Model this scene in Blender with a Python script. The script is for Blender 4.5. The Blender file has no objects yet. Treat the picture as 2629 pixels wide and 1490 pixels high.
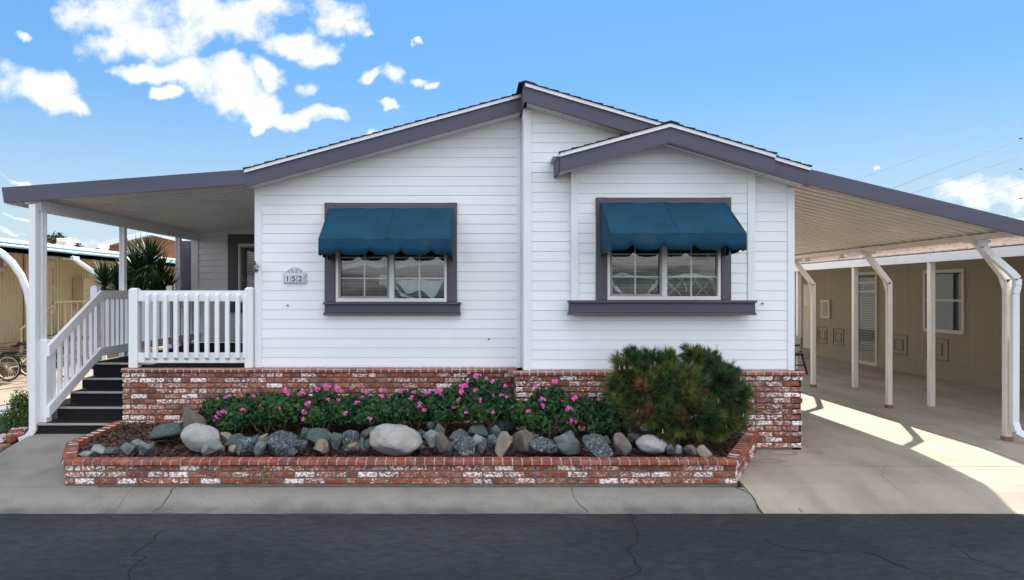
import bpy, bmesh, math, random
from math import sin, cos, pi, radians, sqrt, atan2
from mathutils import Vector, Matrix, noise

random.seed(7)
SC = bpy.context.scene
COL = SC.collection
# ------------------------------------------------------------------ camera
F, PX0, PY0, CAMZ = 1750.0, 1210.0, 752.0, 1.71      # focal length in photo pixels, vanishing point, eye height
cd = bpy.data.cameras.new('camera')
cam = bpy.data.objects.new('camera', cd); COL.objects.link(cam)
cam.location = (0, 0, CAMZ); cam.rotation_euler = (radians(90), 0, 0)
cd.sensor_width = 36.0; cd.lens = F / 2629.0 * 36.0
cd.shift_x = (1314.5 - PX0) / 2629.0; cd.shift_y = (PY0 - 745.0) / 2629.0
cd.clip_end = 2000.0; cd.clip_start = 0.05
SC.camera = cam
# ------------------------------------------------------------------ exposure, sun, sky
SC.view_settings.view_transform = 'Standard'
try: SC.view_settings.look = 'None'
except Exception: pass
SC.view_settings.gamma = 1.0; SC.view_settings.use_curve_mapping = False
SC.view_settings.exposure = 1.42
SKY_STRENGTH, CLOUD, SUN = 0.12, 0.42, 3.9
sdir = Vector((0.543, 1.2, 1.0)).normalized()
SUN_ELEV = math.asin(sdir.z); SUN_AZ = atan2(sdir.x, sdir.y)
sl = bpy.data.lights.new('sun', 'SUN'); sl.energy = SUN; sl.angle = radians(0.53); sl.color = (1.0, 0.93, 0.82)
so = bpy.data.objects.new('sun', sl); COL.objects.link(so)
so.rotation_euler = sdir.to_track_quat('Z', 'Y').to_euler(); so.location = (10, 20, 20)
SC.cycles.max_bounces = 6; SC.cycles.transparent_max_bounces = 12
SC.cycles.caustics_reflective = False; SC.cycles.caustics_refractive = False
SC.cycles.use_denoising = True

def make_world():
    w = bpy.data.worlds.new('World'); SC.world = w; w.use_nodes = True
    nt = w.node_tree; N = nt.nodes; L = nt.links; N.clear()
    def nd(t, **k):
        n = N.new(t)
        for a, b in k.items(): setattr(n, a, b)
        return n
    def con(sock, v):
        if isinstance(v, (int, float)): sock.default_value = v
        elif isinstance(v, (tuple, list)): sock.default_value = v
        else: L.new(v, sock)
    def M(op, a, b=0.0, c=0.0, clamp=False):
        n = nd('ShaderNodeMath', operation=op); n.use_clamp = clamp
        con(n.inputs[0], a); con(n.inputs[1], b); con(n.inputs[2], c); return n.outputs[0]
    def SS(x, a, b):
        n = nd('ShaderNodeMapRange', interpolation_type='SMOOTHSTEP')
        con(n.inputs[0], x); n.inputs[1].default_value = a; n.inputs[2].default_value = b; return n.outputs[0]
    sky = nd('ShaderNodeTexSky', sky_type='NISHITA')
    sky.sun_disc = False; sky.sun_elevation = SUN_ELEV; sky.sun_rotation = SUN_AZ
    sky.air_density = 1.0; sky.dust_density = 0.0; sky.ozone_density = 2.0; sky.altitude = 50
    tc = nd('ShaderNodeTexCoord'); sx = nd('ShaderNodeSeparateXYZ'); L.new(tc.outputs['Generated'], sx.inputs[0])
    x, y, z = sx.outputs
    yy = M('MAXIMUM', y, 0.05); u = M('DIVIDE', x, yy); v = M('DIVIDE', z, yy)
    cb = nd('ShaderNodeCombineXYZ'); L.new(u, cb.inputs[0]); L.new(v, cb.inputs[1])
    n1 = nd('ShaderNodeTexNoise'); n1.inputs['Scale'].default_value = 9; n1.inputs['Detail'].default_value = 5
    L.new(cb.outputs[0], n1.inputs['Vector'])
    s1 = nd('ShaderNodeSeparateXYZ'); L.new(n1.outputs['Color'], s1.inputs[0])
    uw = M('ADD', u, M('MULTIPLY', M('SUBTRACT', s1.outputs[0], 0.5), 0.16))
    vw = M('ADD', v, M('MULTIPLY', M('SUBTRACT', s1.outputs[1], 0.5), 0.11))
    n2 = nd('ShaderNodeTexNoise'); n2.inputs['Scale'].default_value = 14; n2.inputs['Detail'].default_value = 11
    n2.inputs['Roughness'].default_value = 0.62
    L.new(cb.outputs[0], n2.inputs['Vector'])
    fb = M('SUBTRACT', n2.outputs['Fac'], 0.5)
    # clouds in the part of the sky the photograph shows (centres and radii as directions)
    B = [(700,40,370,150),(560,190,200,95),(900,150,300,130),(1150,110,250,110),(1290,50,240,70),(1500,205,200,70),
         (1650,215,110,48),(1720,50,170,80),(1845,120,55,60),(1875,155,42,28),(690,335,140,36),(900,335,160,60),
         (1060,390,190,85),(1190,455,190,85),(1350,365,75,55),(1500,405,55,50),(1320,520,130,58),(1500,560,150,46),
         (1630,575,110,32),(1315,590,50,30),(110,415,215,90),(250,470,150,66),(340,480,80,34),(72,150,52,36),
         (815,455,44,38),(1890,365,70,36),(1990,350,60,50),(2130,375,60,34),(2180,410,28,28),(2020,495,44,20),
         (1945,645,95,42),(2055,172,14,18),(150,912,120,12)]
    B = [(c[0]/1.954, c[1]/1.954, c[2]/1.954, c[3]/1.954) for c in B]
    B += [(2500,478,100,32),(2560,462,80,28),(2660,470,110,48),(2660,548,70,16),(2269,431,11,9),(60,560,45,8),(110,700,60,14),(40,600,30,7),(190,640,170,30)]
    acc = None
    for (px, py, rx, ry) in B:
        a = M('MULTIPLY', M('SUBTRACT', uw, (px-PX0)/F), F/rx)
        b = M('MULTIPLY', M('SUBTRACT', vw, (PY0-py)/F), F/ry)
        d = M('ADD', M('MULTIPLY', a, a), M('MULTIPLY', b, b))
        val = M('SUBTRACT', 1.0, d)
        acc = val if acc is None else M('MAXIMUM', acc, val)
    acc = M('MAXIMUM', acc, -1.5)
    inview = SS(M('ADD', M('MULTIPLY', M('ADD', acc, 0.05), 1.7), M('MULTIPLY', fb, 7.5)), -0.75, 1.75)
    # general cloud cover for the rest of the sky
    zz = M('MAXIMUM', M('ADD', z, 0.12), 0.05)
    cg = nd('ShaderNodeCombineXYZ'); L.new(M('DIVIDE', x, zz), cg.inputs[0]); L.new(M('DIVIDE', y, zz), cg.inputs[1])
    n3 = nd('ShaderNodeTexNoise'); n3.inputs['Scale'].default_value = 0.9; n3.inputs['Detail'].default_value = 7
    n3.inputs['Roughness'].default_value = 0.55
    L.new(cg.outputs[0], n3.inputs['Vector'])
    gen = SS(n3.outputs['Fac'], 0.40, 0.56)
    win = M('MULTIPLY', M('MULTIPLY', SS(M('ABSOLUTE', u), 1.15, 0.85), SS(v, 0.72, 0.52)), SS(y, 0.05, 0.3))
    n = nd('ShaderNodeMix'); L.new(win, n.inputs[0]); L.new(gen, n.inputs[2]); L.new(inview, n.inputs[3])
    mask = M('MULTIPLY', n.outputs[0], SS(z, -0.02, 0.05))
    # sky colour
    hs = nd('ShaderNodeHueSaturation'); hs.inputs['Saturation'].default_value = 1.25; hs.inputs['Value'].default_value = 1.0
    L.new(sky.outputs[0], hs.inputs['Color'])
    sc_ = nd('ShaderNodeVectorMath', operation='SCALE'); L.new(hs.outputs[0], sc_.inputs[0]); 
    lum = nd('ShaderNodeVectorMath', operation='DOT_PRODUCT'); L.new(hs.outputs[0], lum.inputs[0]); lum.inputs[1].default_value = (.25,.6,.15)
    L.new(M('DIVIDE', SKY_STRENGTH*1.35, M('ADD', 1.0, M('MULTIPLY', lum.outputs['Value'], SKY_STRENGTH*4.6))), sc_.inputs[3])
    cc = nd('ShaderNodeValToRGB'); L.new(n2.outputs['Fac'], cc.inputs[0])
    cc.color_ramp.elements[0].position = 0.38; cc.color_ramp.elements[0].color = (0.84*CLOUD, 0.89*CLOUD, 0.98*CLOUD, 1)
    cc.color_ramp.elements[1].position = 0.62; cc.color_ramp.elements[1].color = (CLOUD, CLOUD, CLOUD, 1)
    mx = nd('ShaderNodeMix', data_type='RGBA'); L.new(mask, mx.inputs[0]); L.new(sc_.outputs[0], mx.inputs[6]); L.new(cc.outputs[0], mx.inputs[7])
    # thin pale haze low down, all round the horizon
    hz = nd('ShaderNodeMix', data_type='RGBA'); L.new(M('MULTIPLY', SS(z, 0.30, 0.0), 0.62), hz.inputs[0]); L.new(sc_.outputs[0], hz.inputs[6])
    hz.inputs[7].default_value = (.27, .33, .40, 1); L.new(hz.outputs[2], mx.inputs[6])
    # unseen front-lit clouds behind the camera, boosted to brighten the shaded facade
    fr = nd('ShaderNodeVectorMath', operation='SCALE'); L.new(cc.outputs[0], fr.inputs[0]); L.new(M('ADD', 1.0, M('MULTIPLY', SS(y, 0.25, -0.5), 1.35)), fr.inputs[3])
    L.new(fr.outputs[0], mx.inputs[7])
    bg = nd('ShaderNodeBackground'); bg.inputs[1].default_value = 1.0; L.new(mx.outputs[2], bg.inputs[0])
    out = nd('ShaderNodeOutputWorld'); L.new(bg.outputs[0], out.inputs[0])
make_world()

# ------------------------------------------------------------------ materials
def mat(name, color=(.5,.5,.5), rough=.6, metal=0.0, spec=0.5, var=0.0, vscale=3.0, bump=0.0, bscale=60.0, stretch=(1,1,1),
        color2=None, mscale=8.0, mlo=.45, mhi=.6, island=0.0, objrand=0.0, trans=0.0, detail=6, wash=None, speck=None, lowshade=None, attr=False):
    m = bpy.data.materials.new(name); m.use_nodes = True
    nt = m.node_tree; N = nt.nodes; L = nt.links
    p = N['Principled BSDF']
    p.inputs['Roughness'].default_value = rough; p.inputs['Metallic'].default_value = metal
    p.inputs['Specular IOR Level'].default_value = spec
    def link_or(sock, v):
        if hasattr(v, 'is_output'): L.new(v, sock)
        else: sock.default_value = v
    geo = N.new('ShaderNodeNewGeometry')
    mp = N.new('ShaderNodeVectorMath'); mp.operation = 'MULTIPLY'; L.new(geo.outputs['Position'], mp.inputs[0]); mp.inputs[1].default_value = stretch
    pos = mp.outputs[0]
    def nz(scale, det=6, ro=.55, off=None):
        t = N.new('ShaderNodeTexNoise'); t.inputs['Scale'].default_value = scale; t.inputs['Detail'].default_value = det
        t.inputs['Roughness'].default_value = ro; L.new(pos, t.inputs['Vector']); return t.outputs['Fac']
    def mr(f, a, b, c=0., d=1., smooth=False):
        t = N.new('ShaderNodeMapRange'); L.new(f, t.inputs[0])
        if smooth: t.interpolation_type = 'SMOOTHSTEP'
        for i, q in enumerate((a, b, c, d)): link_or(t.inputs[i+1], q)
        return t.outputs[0]
    def mixc(f, a, b, mode='MIX'):
        t = N.new('ShaderNodeMix'); t.data_type = 'RGBA'; t.blend_type = mode
        link_or(t.inputs[0], f)
        for i, q in ((6, a), (7, b)):
            if isinstance(q, tuple): t.inputs[i].default_value = (*q[:3], 1)
            else: L.new(q, t.inputs[i])
        return t.outputs[2]
    col = mixc(0.0, color, color)
    if color2: col = mixc(mr(nz(mscale, detail), mlo, mhi, smooth=True), col, color2)
    if speck:   # (colour, scale, lo, hi)
        col = mixc(mr(nz(speck[1], 8, .7), speck[2], speck[3], smooth=True), col, speck[0])
    if wash:    # whitewash broken up by noise; how much differs brick by brick
        oi = N.new('ShaderNodeObjectInfo')
        lo = mr(oi.outputs['Random'], 0., 1., wash[1], wash[2])
        a = N.new('ShaderNodeMath'); a.operation = 'ADD'; L.new(lo, a.inputs[0]); a.inputs[1].default_value = 0.05
        sm_ = mr(nz(wash[3]*.28, 4, .6), .45, .70, 0., .20, smooth=True); col = mixc(sm_, col, wash[0])
        f = mr(nz(wash[3], 8, .72), lo, a.outputs[0])
        col = mixc(f, col, wash[0])
    if lowshade:    # (colour, y where it is full, y where it ends, strength): shade of the steep lower curb face painted in, broken up by noise
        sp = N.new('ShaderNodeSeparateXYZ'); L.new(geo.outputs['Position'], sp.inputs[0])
        band = mr(sp.outputs[1], lowshade[1], lowshade[2], 1., 0., smooth=True)
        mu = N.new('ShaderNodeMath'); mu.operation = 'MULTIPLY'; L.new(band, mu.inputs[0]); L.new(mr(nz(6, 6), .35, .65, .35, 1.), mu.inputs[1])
        m2 = N.new('ShaderNodeMath'); m2.operation = 'MULTIPLY'; L.new(mu.outputs[0], m2.inputs[0]); m2.inputs[1].default_value = lowshade[3]
        col = mixc(m2.outputs[0], col, lowshade[0])
    def hsv(c, f, amt):
        t = N.new('ShaderNodeHueSaturation'); L.new(c, t.inputs['Color']); L.new(mr(f, 0., 1., 1-amt, 1+amt), t.inputs['Value']); return t.outputs[0]
    if var: col = hsv(col, mr(nz(vscale, 5), .3, .7), var)
    if island: col = hsv(col, geo.outputs['Random Per Island'], island)
    if objrand:
        oi = N.new('ShaderNodeObjectInfo'); col = hsv(col, oi.outputs['Random'], objrand)
    if attr:
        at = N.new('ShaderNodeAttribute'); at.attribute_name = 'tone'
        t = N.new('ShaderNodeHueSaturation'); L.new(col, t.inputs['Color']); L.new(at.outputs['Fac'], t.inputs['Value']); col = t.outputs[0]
    L.new(col, p.inputs['Base Color'])
    if bump:
        b = N.new('ShaderNodeBump'); b.inputs['Distance'].default_value = bump; b.inputs['Strength'].default_value = 1.0
        L.new(nz(bscale, 8, .6), b.inputs['Height']); L.new(b.outputs[0], p.inputs['Normal'])
    if trans:
        tr = N.new('ShaderNodeBsdfTranslucent'); L.new(col, tr.inputs['Color'])
        ms = N.new('ShaderNodeMixShader'); ms.inputs[0].default_value = trans
        L.new(p.outputs[0], ms.inputs[1]); L.new(tr.outputs[0], ms.inputs[2]); L.new(ms.outputs[0], N['Material Output'].inputs[0])
    return m
MT = {}
MT['siding'] = mat('siding paint', (.84,.85,.85), .55, var=.035, vscale=1.6, bump=.0012, bscale=26, stretch=(.16,1,1.7), objrand=.02,
                   speck=((.70,.72,.74), 30, .70, .80))
MT['trimwhite'] = mat('white trim paint', (.80,.81,.82), .5, var=.03, vscale=2.5, bump=.0007, bscale=30, stretch=(1,1,.2))
MT['soffit'] = mat('soffit paint', (.72,.71,.69), .6, var=.04)
MT['purple'] = mat('slate purple paint', (.072,.070,.105), .55, var=.10, vscale=3, bump=.0012, bscale=30, stretch=(.2,1,1.8))
MT['purpleside'] = mat('slate purple casing paint', (.090,.076,.092), .55, var=.08, vscale=3, bump=.001, bscale=30, stretch=(1,1,.2))
MT['shingle'] = mat('asphalt shingle', (.028,.032,.033), .95, spec=.2, var=.3, vscale=30, objrand=.2, bump=.003, bscale=80)
MT['vinyl'] = mat('white vinyl', (.78,.78,.76), .35)
MT['greyframe'] = mat('grey sash', (.30,.30,.29), .4)
MT['pan'] = mat('cream enamelled pan', (.90,.85,.77), .4, var=.05, vscale=2)
MT['panleft'] = mat('greige enamelled pan', (.84,.79,.74), .45, var=.06, vscale=2)
MT['alu'] = mat('white enamel post', (.76,.77,.78), .35, var=.03, vscale=3)
MT['cream'] = mat('cream enamel post', (.74,.69,.62), .4, var=.05, vscale=4)
MT['creamwall'] = mat('cream metal siding', (.60,.50,.33), .55, var=.05, vscale=1.2)
MT['tanwall'] = mat('olive tan siding', (.235,.205,.135), .75, var=.08, vscale=1.5, bump=.004, bscale=14, stretch=(1,6,.12))
MT['tantrim'] = mat('light tan trim', (.46,.42,.34), .6)
MT['brick'] = mat('whitewashed brick', (.30,.075,.028), .85, color2=(.19,.055,.030), mscale=4, wash=((.76,.69,.66), .625, .450, 46),
                  objrand=.22, bump=.004, bscale=45, stretch=(.85,1,1.25))
MT['capbrick'] = mat('bullnose brick', (.27,.064,.030), .7, color2=(.17,.045,.028), mscale=7, objrand=.16, bump=.002, bscale=60,
                     wash=((.50,.36,.32), .80, .62, 30))
MT['mortar'] = mat('mortar', (.15,.135,.115), .95, var=.2, vscale=10, bump=.004, bscale=70)
MT['mortarlight'] = mat('pale mortar', (.62,.56,.52), .95, var=.15, vscale=10, bump=.004, bscale=70)
MT['concrete'] = mat('pale concrete', (.375,.318,.248), .85, var=.12, vscale=.9, bump=.003, bscale=90, color2=(.295,.25,.195), mscale=1.7, mlo=.4, mhi=.7,
                     speck=((.20,.18,.16), 30, .62, .74), objrand=.05, stretch=(1.5,.55,1))
MT['walk'] = mat('grey concrete', (.255,.238,.205), .88, var=.12, vscale=1.2, bump=.004, bscale=90, color2=(.18,.168,.145), mscale=2.2, mlo=.4, mhi=.75,
                 speck=((.15,.15,.14), 60, .64, .74))
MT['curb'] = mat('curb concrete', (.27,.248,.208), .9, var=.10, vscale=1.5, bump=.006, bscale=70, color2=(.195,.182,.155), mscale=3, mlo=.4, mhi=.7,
                 speck=((.09,.085,.08), 55, .58, .68), stretch=(.8,1,1), lowshade=((.10,.10,.085), 5.93, 6.07, .75))  # dark band by the gutter paints in the shade of the steep curb face
MT['asphalt'] = mat('asphalt', (.028,.031,.036), .9, spec=.3, var=.30, vscale=24, bump=.008, bscale=90, speck=((.06,.06,.06), 70, .60, .72),
                    color2=(.044,.046,.050), mscale=.7, mlo=.42, mhi=.62, stretch=(.45,1,1))
MT['stain'] = mat('damp stain', (.27,.225,.17), .8, var=.25, vscale=14)
MT['crack'] = mat('crack', (.045,.038,.032), 1.0)
MT['tarcrack'] = mat('crack in asphalt', (.006,.006,.007), 1.0)
MT['soil'] = mat('soil', (.055,.040,.030), 1.0, var=.3, vscale=12, bump=.02, bscale=40)
MT['mulch'] = mat('bark mulch', (.095,.048,.034), .95, island=.85)
MT['farground'] = mat('dry ground', (.10,.10,.085), .95, var=.2, vscale=.4)
MT['ventline'] = mat('dark tan moulding', (.155,.135,.088), .8)
MT['carpet'] = mat('black carpet', (.012,.013,.016), .95, var=.2, vscale=50, bump=.002, bscale=220, spec=.2)
MT['nosing'] = mat('aluminium nosing', (.50,.46,.44), .35, metal=.6, var=.15, vscale=8)
MT['canvas'] = mat('teal blue canvas', (.010,.058,.105), .85, var=.16, vscale=3.5, bump=.003, bscale=16, color2=(.022,.070,.085), mscale=3, mlo=.5, mhi=.8, spec=.2, trans=.06)
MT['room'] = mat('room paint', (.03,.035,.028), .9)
MT['blind'] = mat('blind slat', (.30,.30,.26), .6)
MT['sheer'] = mat('white sheer curtain', (.88,.90,.90), .8, trans=.3)
MT['black'] = mat('black metal', (.02,.02,.022), .5)
MT['steel'] = mat('brushed steel', (.45,.42,.40), .3, metal=.8)
MT['rubber'] = mat('tyre rubber', (.02,.02,.02), .9)
MT['rim'] = mat('cream tyre wall', (.62,.52,.38), .6)
MT['bluedigit'] = mat('cobalt glaze', (.03,.06,.28), .3)
MT['tile'] = mat('white glazed tile', (.75,.76,.76), .25)
MT['plaque'] = mat('plaque white enamel', (.66,.66,.68), .5)
MT['leaf'] = mat('geranium leaf', (.020,.066,.026), .55, island=.45, var=.25, vscale=4, trans=.15, color2=(.034,.085,.022), mscale=5, spec=.2)
MT['flower'] = mat('pink petals', (.80,.12,.42), .6, island=.25, trans=.2)
MT['stem'] = mat('dry stem', (.16,.12,.07), .8)
MT['pine_g'] = mat('pine needle green', (.050,.105,.034), .6, island=.12, trans=.1, attr=True)
MT['pine_o'] = mat('pine needle olive', (.125,.145,.032), .6, island=.12, trans=.1, attr=True)
MT['pine_b'] = mat('pine needle brown', (.20,.105,.040), .7, island=.2, attr=True)
MT['bud'] = mat('pine bud', (.45,.40,.30), .8)
MT['bark'] = mat('bark', (.10,.07,.045), .9, bump=.01, bscale=40)
MT['palm'] = mat('sword leaf', (.028,.070,.022), .45, island=.5, trans=.12, color2=(.10,.13,.02), mscale=6, mlo=.55, mhi=.7)
MT['canetrunk'] = mat('tan cane', (.22,.17,.10), .8, bump=.01, bscale=30)
MT['shrub'] = mat('bright shrub leaf', (.075,.16,.03), .6, island=.45, trans=.2)
MT['lilac'] = mat('lilac petals', (.28,.16,.36), .7)
MT['brownwall'] = mat('terracotta board siding', (.42,.17,.08), .8, var=.08)
MT['roofgrey'] = mat('tan shingle roof', (.55,.43,.36), .9, var=.18, vscale=9, color2=(.30,.22,.18), mscale=26, objrand=.1)
MT['wood'] = mat('redwood board', (.28,.15,.09), .8, var=.2, stretch=(.3,1,1))
MT['wire'] = mat('power cable', (.10,.13,.18), .6)
MT['gutterblue'] = mat('pale aqua gutter enamel', (.36,.56,.62), .3)
MT['darktree'] = mat('far tree leaf', (.05,.07,.04), .8, island=.3)
MT['greybox'] = mat('grey meter enamel', (.22,.22,.19), .5)
# rock materials
RK = {
 'W': mat('white granite', (.40,.385,.365), .9, var=.22, vscale=5, bump=.020, bscale=16, color2=(.27,.26,.245), mscale=5, mlo=.42, mhi=.66, speck=((.15,.145,.14), 52, .56, .70)),
 'D': mat('dark speckled stone', (.040,.050,.054), .8, var=.3, vscale=9, bump=.012, bscale=24, speck=((.25,.275,.285), 46, .48, .66)),
 'G': mat('dark green stone', (.060,.080,.070), .8, var=.25, vscale=8, bump=.012, bscale=20, speck=((.26,.30,.27), 55, .56, .70)),
 'S': mat('smooth grey green stone', (.135,.165,.155), .8, var=.25, vscale=7, bump=.016, bscale=22, color2=(.065,.082,.078), mscale=8, mlo=.42, mhi=.66, speck=((.26,.28,.26), 40, .62, .72)),
 'T': mat('tan stone', (.27,.215,.145), .85, var=.2, vscale=8, bump=.010, bscale=24, color2=(.22,.19,.15), mscale=9),
 'B': mat('brown grey stone', (.14,.12,.10), .85, var=.25, vscale=9, bump=.012, bscale=26, speck=((.36,.34,.30), 36, .60, .70)),
 'L': mat('pale striped stone', (.23,.25,.235), .8, var=.15, vscale=7, bump=.010, bscale=20, color2=(.17,.19,.19), mscale=10, stretch=(.5,1,1.6)),
}
def glass_mat(name, tint=(.9,.95,.95), refl=1.0):
    m = bpy.data.materials.new(name); m.use_nodes = True
    N = m.node_tree.nodes; L = m.node_tree.links; N.remove(N['Principled BSDF'])
    tr = N.new('ShaderNodeBsdfTransparent'); tr.inputs[0].default_value = (*tint, 1)
    gl = N.new('ShaderNodeBsdfGlossy'); gl.inputs['Roughness'].default_value = .01; gl.inputs[0].default_value = (1, 1, 1, 1)
    fr = N.new('ShaderNodeFresnel'); fr.inputs[0].default_value = 1.5
    mu = N.new('ShaderNodeMath'); mu.operation = 'MULTIPLY'; L.new(fr.outputs[0], mu.inputs[0]); mu.inputs[1].default_value = refl; mu.use_clamp = True
    ge = N.new('ShaderNodeNewGeometry'); sb = N.new('ShaderNodeMath'); sb.operation = 'SUBTRACT'; sb.inputs[0].default_value = 1.0; L.new(ge.outputs['Backfacing'], sb.inputs[1])
    m3 = N.new('ShaderNodeMath'); m3.operation = 'MULTIPLY'; L.new(mu.outputs[0], m3.inputs[0]); L.new(sb.outputs[0], m3.inputs[1]); mu = m3
    ms = N.new('ShaderNodeMixShader'); L.new(mu.outputs[0], ms.inputs[0]); L.new(tr.outputs[0], ms.inputs[1]); L.new(gl.outputs[0], ms.inputs[2])
    L.new(ms.outputs[0], N['Material Output'].inputs[0]); return m
MT['glass'] = glass_mat('window glass', (.88,.92,.92), 1.6)

MT['glassdim'] = glass_mat('dim window glass', (.8,.85,.85), .8)
# ------------------------------------------------------------------ helpers
WL = {}
def wl(o): return WL.get(o.name, Vector((0,0,0))) if o else Vector((0,0,0))
def thing(name, label, cat, loc=(0,0,0), group=None):
    o = bpy.data.objects.new(name, None); COL.objects.link(o)
    o.location = loc; WL[o.name] = Vector(loc); o['label'] = label; o['category'] = cat; o.empty_display_size = .2
    if group: o['group'] = group
    return o
def tag(o, label, cat, group=None):
    o['label'] = label; o['category'] = cat
    if group: o['group'] = group
    return o
def place(name, me, pos, parent=None, rot=None, scale=None, label=None, kind=None):
    """an object sharing mesh data, at world position pos under parent"""
    o = bpy.data.objects.new(name, me); COL.objects.link(o)
    o.location = Vector(pos) - wl(parent)
    if rot is not None: o.rotation_euler = rot
    if scale is not None: o.scale = scale
    if parent: o.parent = parent
    WL[o.name] = Vector(pos)
    if label: o['label'] = label
    if kind: o['kind'] = kind
    return o
def P(px, py, d):
    """point of the place that lies at photo pixel px,py and at depth d"""
    return Vector(((px-PX0)*d/F, d, CAMZ + (PY0-py)*d/F))
class MB:
    def __init__(s): s.v = []; s.f = []; s.mi = []; s.sm = []; s.m = 0; s.smooth = False
    def add(s, vs, fs):
        b = len(s.v); s.v.extend([tuple(q) for q in vs])
        for f in fs: s.f.append(tuple(b+i for i in f)); s.mi.append(s.m); s.sm.append(s.smooth)
    def box(s, x0, x1, y0, y1, z0, z1):
        s.add([(x0,y0,z0),(x1,y0,z0),(x1,y1,z0),(x0,y1,z0),(x0,y0,z1),(x1,y0,z1),(x1,y1,z1),(x0,y1,z1)],
              [(0,3,2,1),(4,5,6,7),(0,1,5,4),(1,2,6,5),(2,3,7,6),(3,0,4,7)])
        return s
    def bbox(s, x0, x1, y0, y1, z0, z1, b=.004):
        bm = bmesh.new(); bmesh.ops.create_cube(bm, size=1)
        for v in bm.verts: v.co = Vector(((x0+x1)/2+v.co.x*(x1-x0), (y0+y1)/2+v.co.y*(y1-y0), (z0+z1)/2+v.co.z*(z1-z0)))
        bmesh.ops.bevel(bm, geom=bm.edges[:], offset=b, segments=1, affect='EDGES')
        s.add([v.co[:] for v in bm.verts], [[v.index for v in f.verts] for f in bm.faces]) if not bm.verts.index_update() else 0
        bm.free(); return s
    def prism_xz(s, poly, y0, y1):
        """polygon in (x,z), y0/y1 numbers or functions of (x,z)"""
        n = len(poly)
        f0 = y0 if callable(y0) else (lambda x, z: y0); f1 = y1 if callable(y1) else (lambda x, z: y1)
        a = sum(poly[i][0]*poly[(i+1)%n][1]-poly[(i+1)%n][0]*poly[i][1] for i in range(n))
        if a < 0: poly = poly[::-1]
        vs = [(x, f0(x,z), z) for x, z in poly] + [(x, f1(x,z), z) for x, z in poly]
        s.add(vs, [tuple(range(n)), tuple(range(2*n-1, n-1, -1))] + [(i, n+i, n+(i+1)%n, (i+1)%n) for i in range(n)]); return s
    def prism_yz(s, poly, x0, x1):
        n = len(poly)
        a = sum(poly[i][0]*poly[(i+1)%n][1]-poly[(i+1)%n][0]*poly[i][1] for i in range(n))
        if a < 0: poly = poly[::-1]
        vs = [(x1, y, z) for y, z in poly] + [(x0, y, z) for y, z in poly]
        s.add(vs, [tuple(range(n)), tuple(range(2*n-1, n-1, -1))] + [(i, n+i, n+(i+1)%n, (i+1)%n) for i in range(n)]); return s
    def bar(s, a, b, w, h, up=(0,0,1)):
        a = Vector(a); b = Vector(b); d = (b-a).normalized(); up = Vector(up)
        r = d.cross(up)
        if r.length < 1e-4: r = d.cross(Vector((0,1,0)))
        r.normalize(); u = r.cross(d)
        vs = [p + r*sx*w/2 + u*sz*h/2 for p in (a, b) for sx, sz in ((-1,-1),(1,-1),(1,1),(-1,1))]
        s.add(vs, [(3,2,1,0),(4,5,6,7),(0,1,5,4),(1,2,6,5),(2,3,7,6),(3,0,4,7)]); return s
    def tube(s, pts, r, n=8, cap=True):
        pts = [Vector(p) for p in pts]; rs = r if isinstance(r, (list, tuple)) else [r]*len(pts)
        b = len(s.v); rings = []
        u = None
        for i, p in enumerate(pts):
            d = (pts[min(i+1, len(pts)-1)] - pts[max(i-1, 0)])
            if d.length < 1e-7: d = Vector((0,0,1))
            d.normalize()
            if u is None:
                u = d.cross(Vector((0,0,1)));
                if u.length < .1: u = d.cross(Vector((0,1,0)))
            u = (u - d*u.dot(d)).normalized(); w = d.cross(u)
            rings.append([p + (u*cos(2*pi*k/n) + w*sin(2*pi*k/n))*rs[i] for k in range(n)])
        vs = [q for ring in rings for q in ring]; fs = []
        for i in range(len(pts)-1):
            for k in range(n): fs.append((i*n+k, i*n+(k+1)%n, (i+1)*n+(k+1)%n, (i+1)*n+k))
        sm = s.smooth; s.smooth = True; s.add(vs, fs); s.smooth = sm
        if cap:
            bb = len(s.v)
            s.add(rings[0][::-1] + rings[-1], [tuple(range(n)), tuple(range(n, 2*n))])
        return s
    def lathe(s, prof, c, axis='Z', n=20):
        """profile of (r, h) about an axis through c"""
        vs = []; fs = []
        for r, h in prof:
            for k in range(n):
                a = 2*pi*k/n
                q = {'Z': (r*cos(a), r*sin(a), h), 'Y': (r*cos(a), h, r*sin(a)), 'X': (h, r*cos(a), r*sin(a))}[axis]
                vs.append((c[0]+q[0], c[1]+q[1], c[2]+q[2]))
        for i in range(len(prof)-1):
            for k in range(n): fs.append((i*n+k, i*n+(k+1)%n, (i+1)*n+(k+1)%n, (i+1)*n+k))
        sm = s.smooth; s.smooth = True; s.add(vs, fs); s.smooth = sm; return s
    def mesh(s, name, mats):
        me = bpy.data.meshes.new(name)
        me.from_pydata(s.v, [], s.f)
        for m in (mats if isinstance(mats, (list, tuple)) else [mats]): me.materials.append(m)
        me.polygons.foreach_set('material_index', s.mi); me.polygons.foreach_set('use_smooth', s.sm)
        me.update(); return me
    def build(s, name, mats, parent=None, label=None, kind=None):
        me = s.mesh(name, mats)
        o = bpy.data.objects.new(name, me); COL.objects.link(o)
        o.location = -wl(parent)
        if parent: o.parent = parent
        WL[o.name] = Vector((0,0,0))
        if label: o['label'] = label
        if kind: o['kind'] = kind
        return o
def fixn(me):
    bm = bmesh.new(); bm.from_mesh(me); bmesh.ops.recalc_face_normals(bm, faces=bm.faces[:]); bm.to_mesh(me); bm.free()
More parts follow.
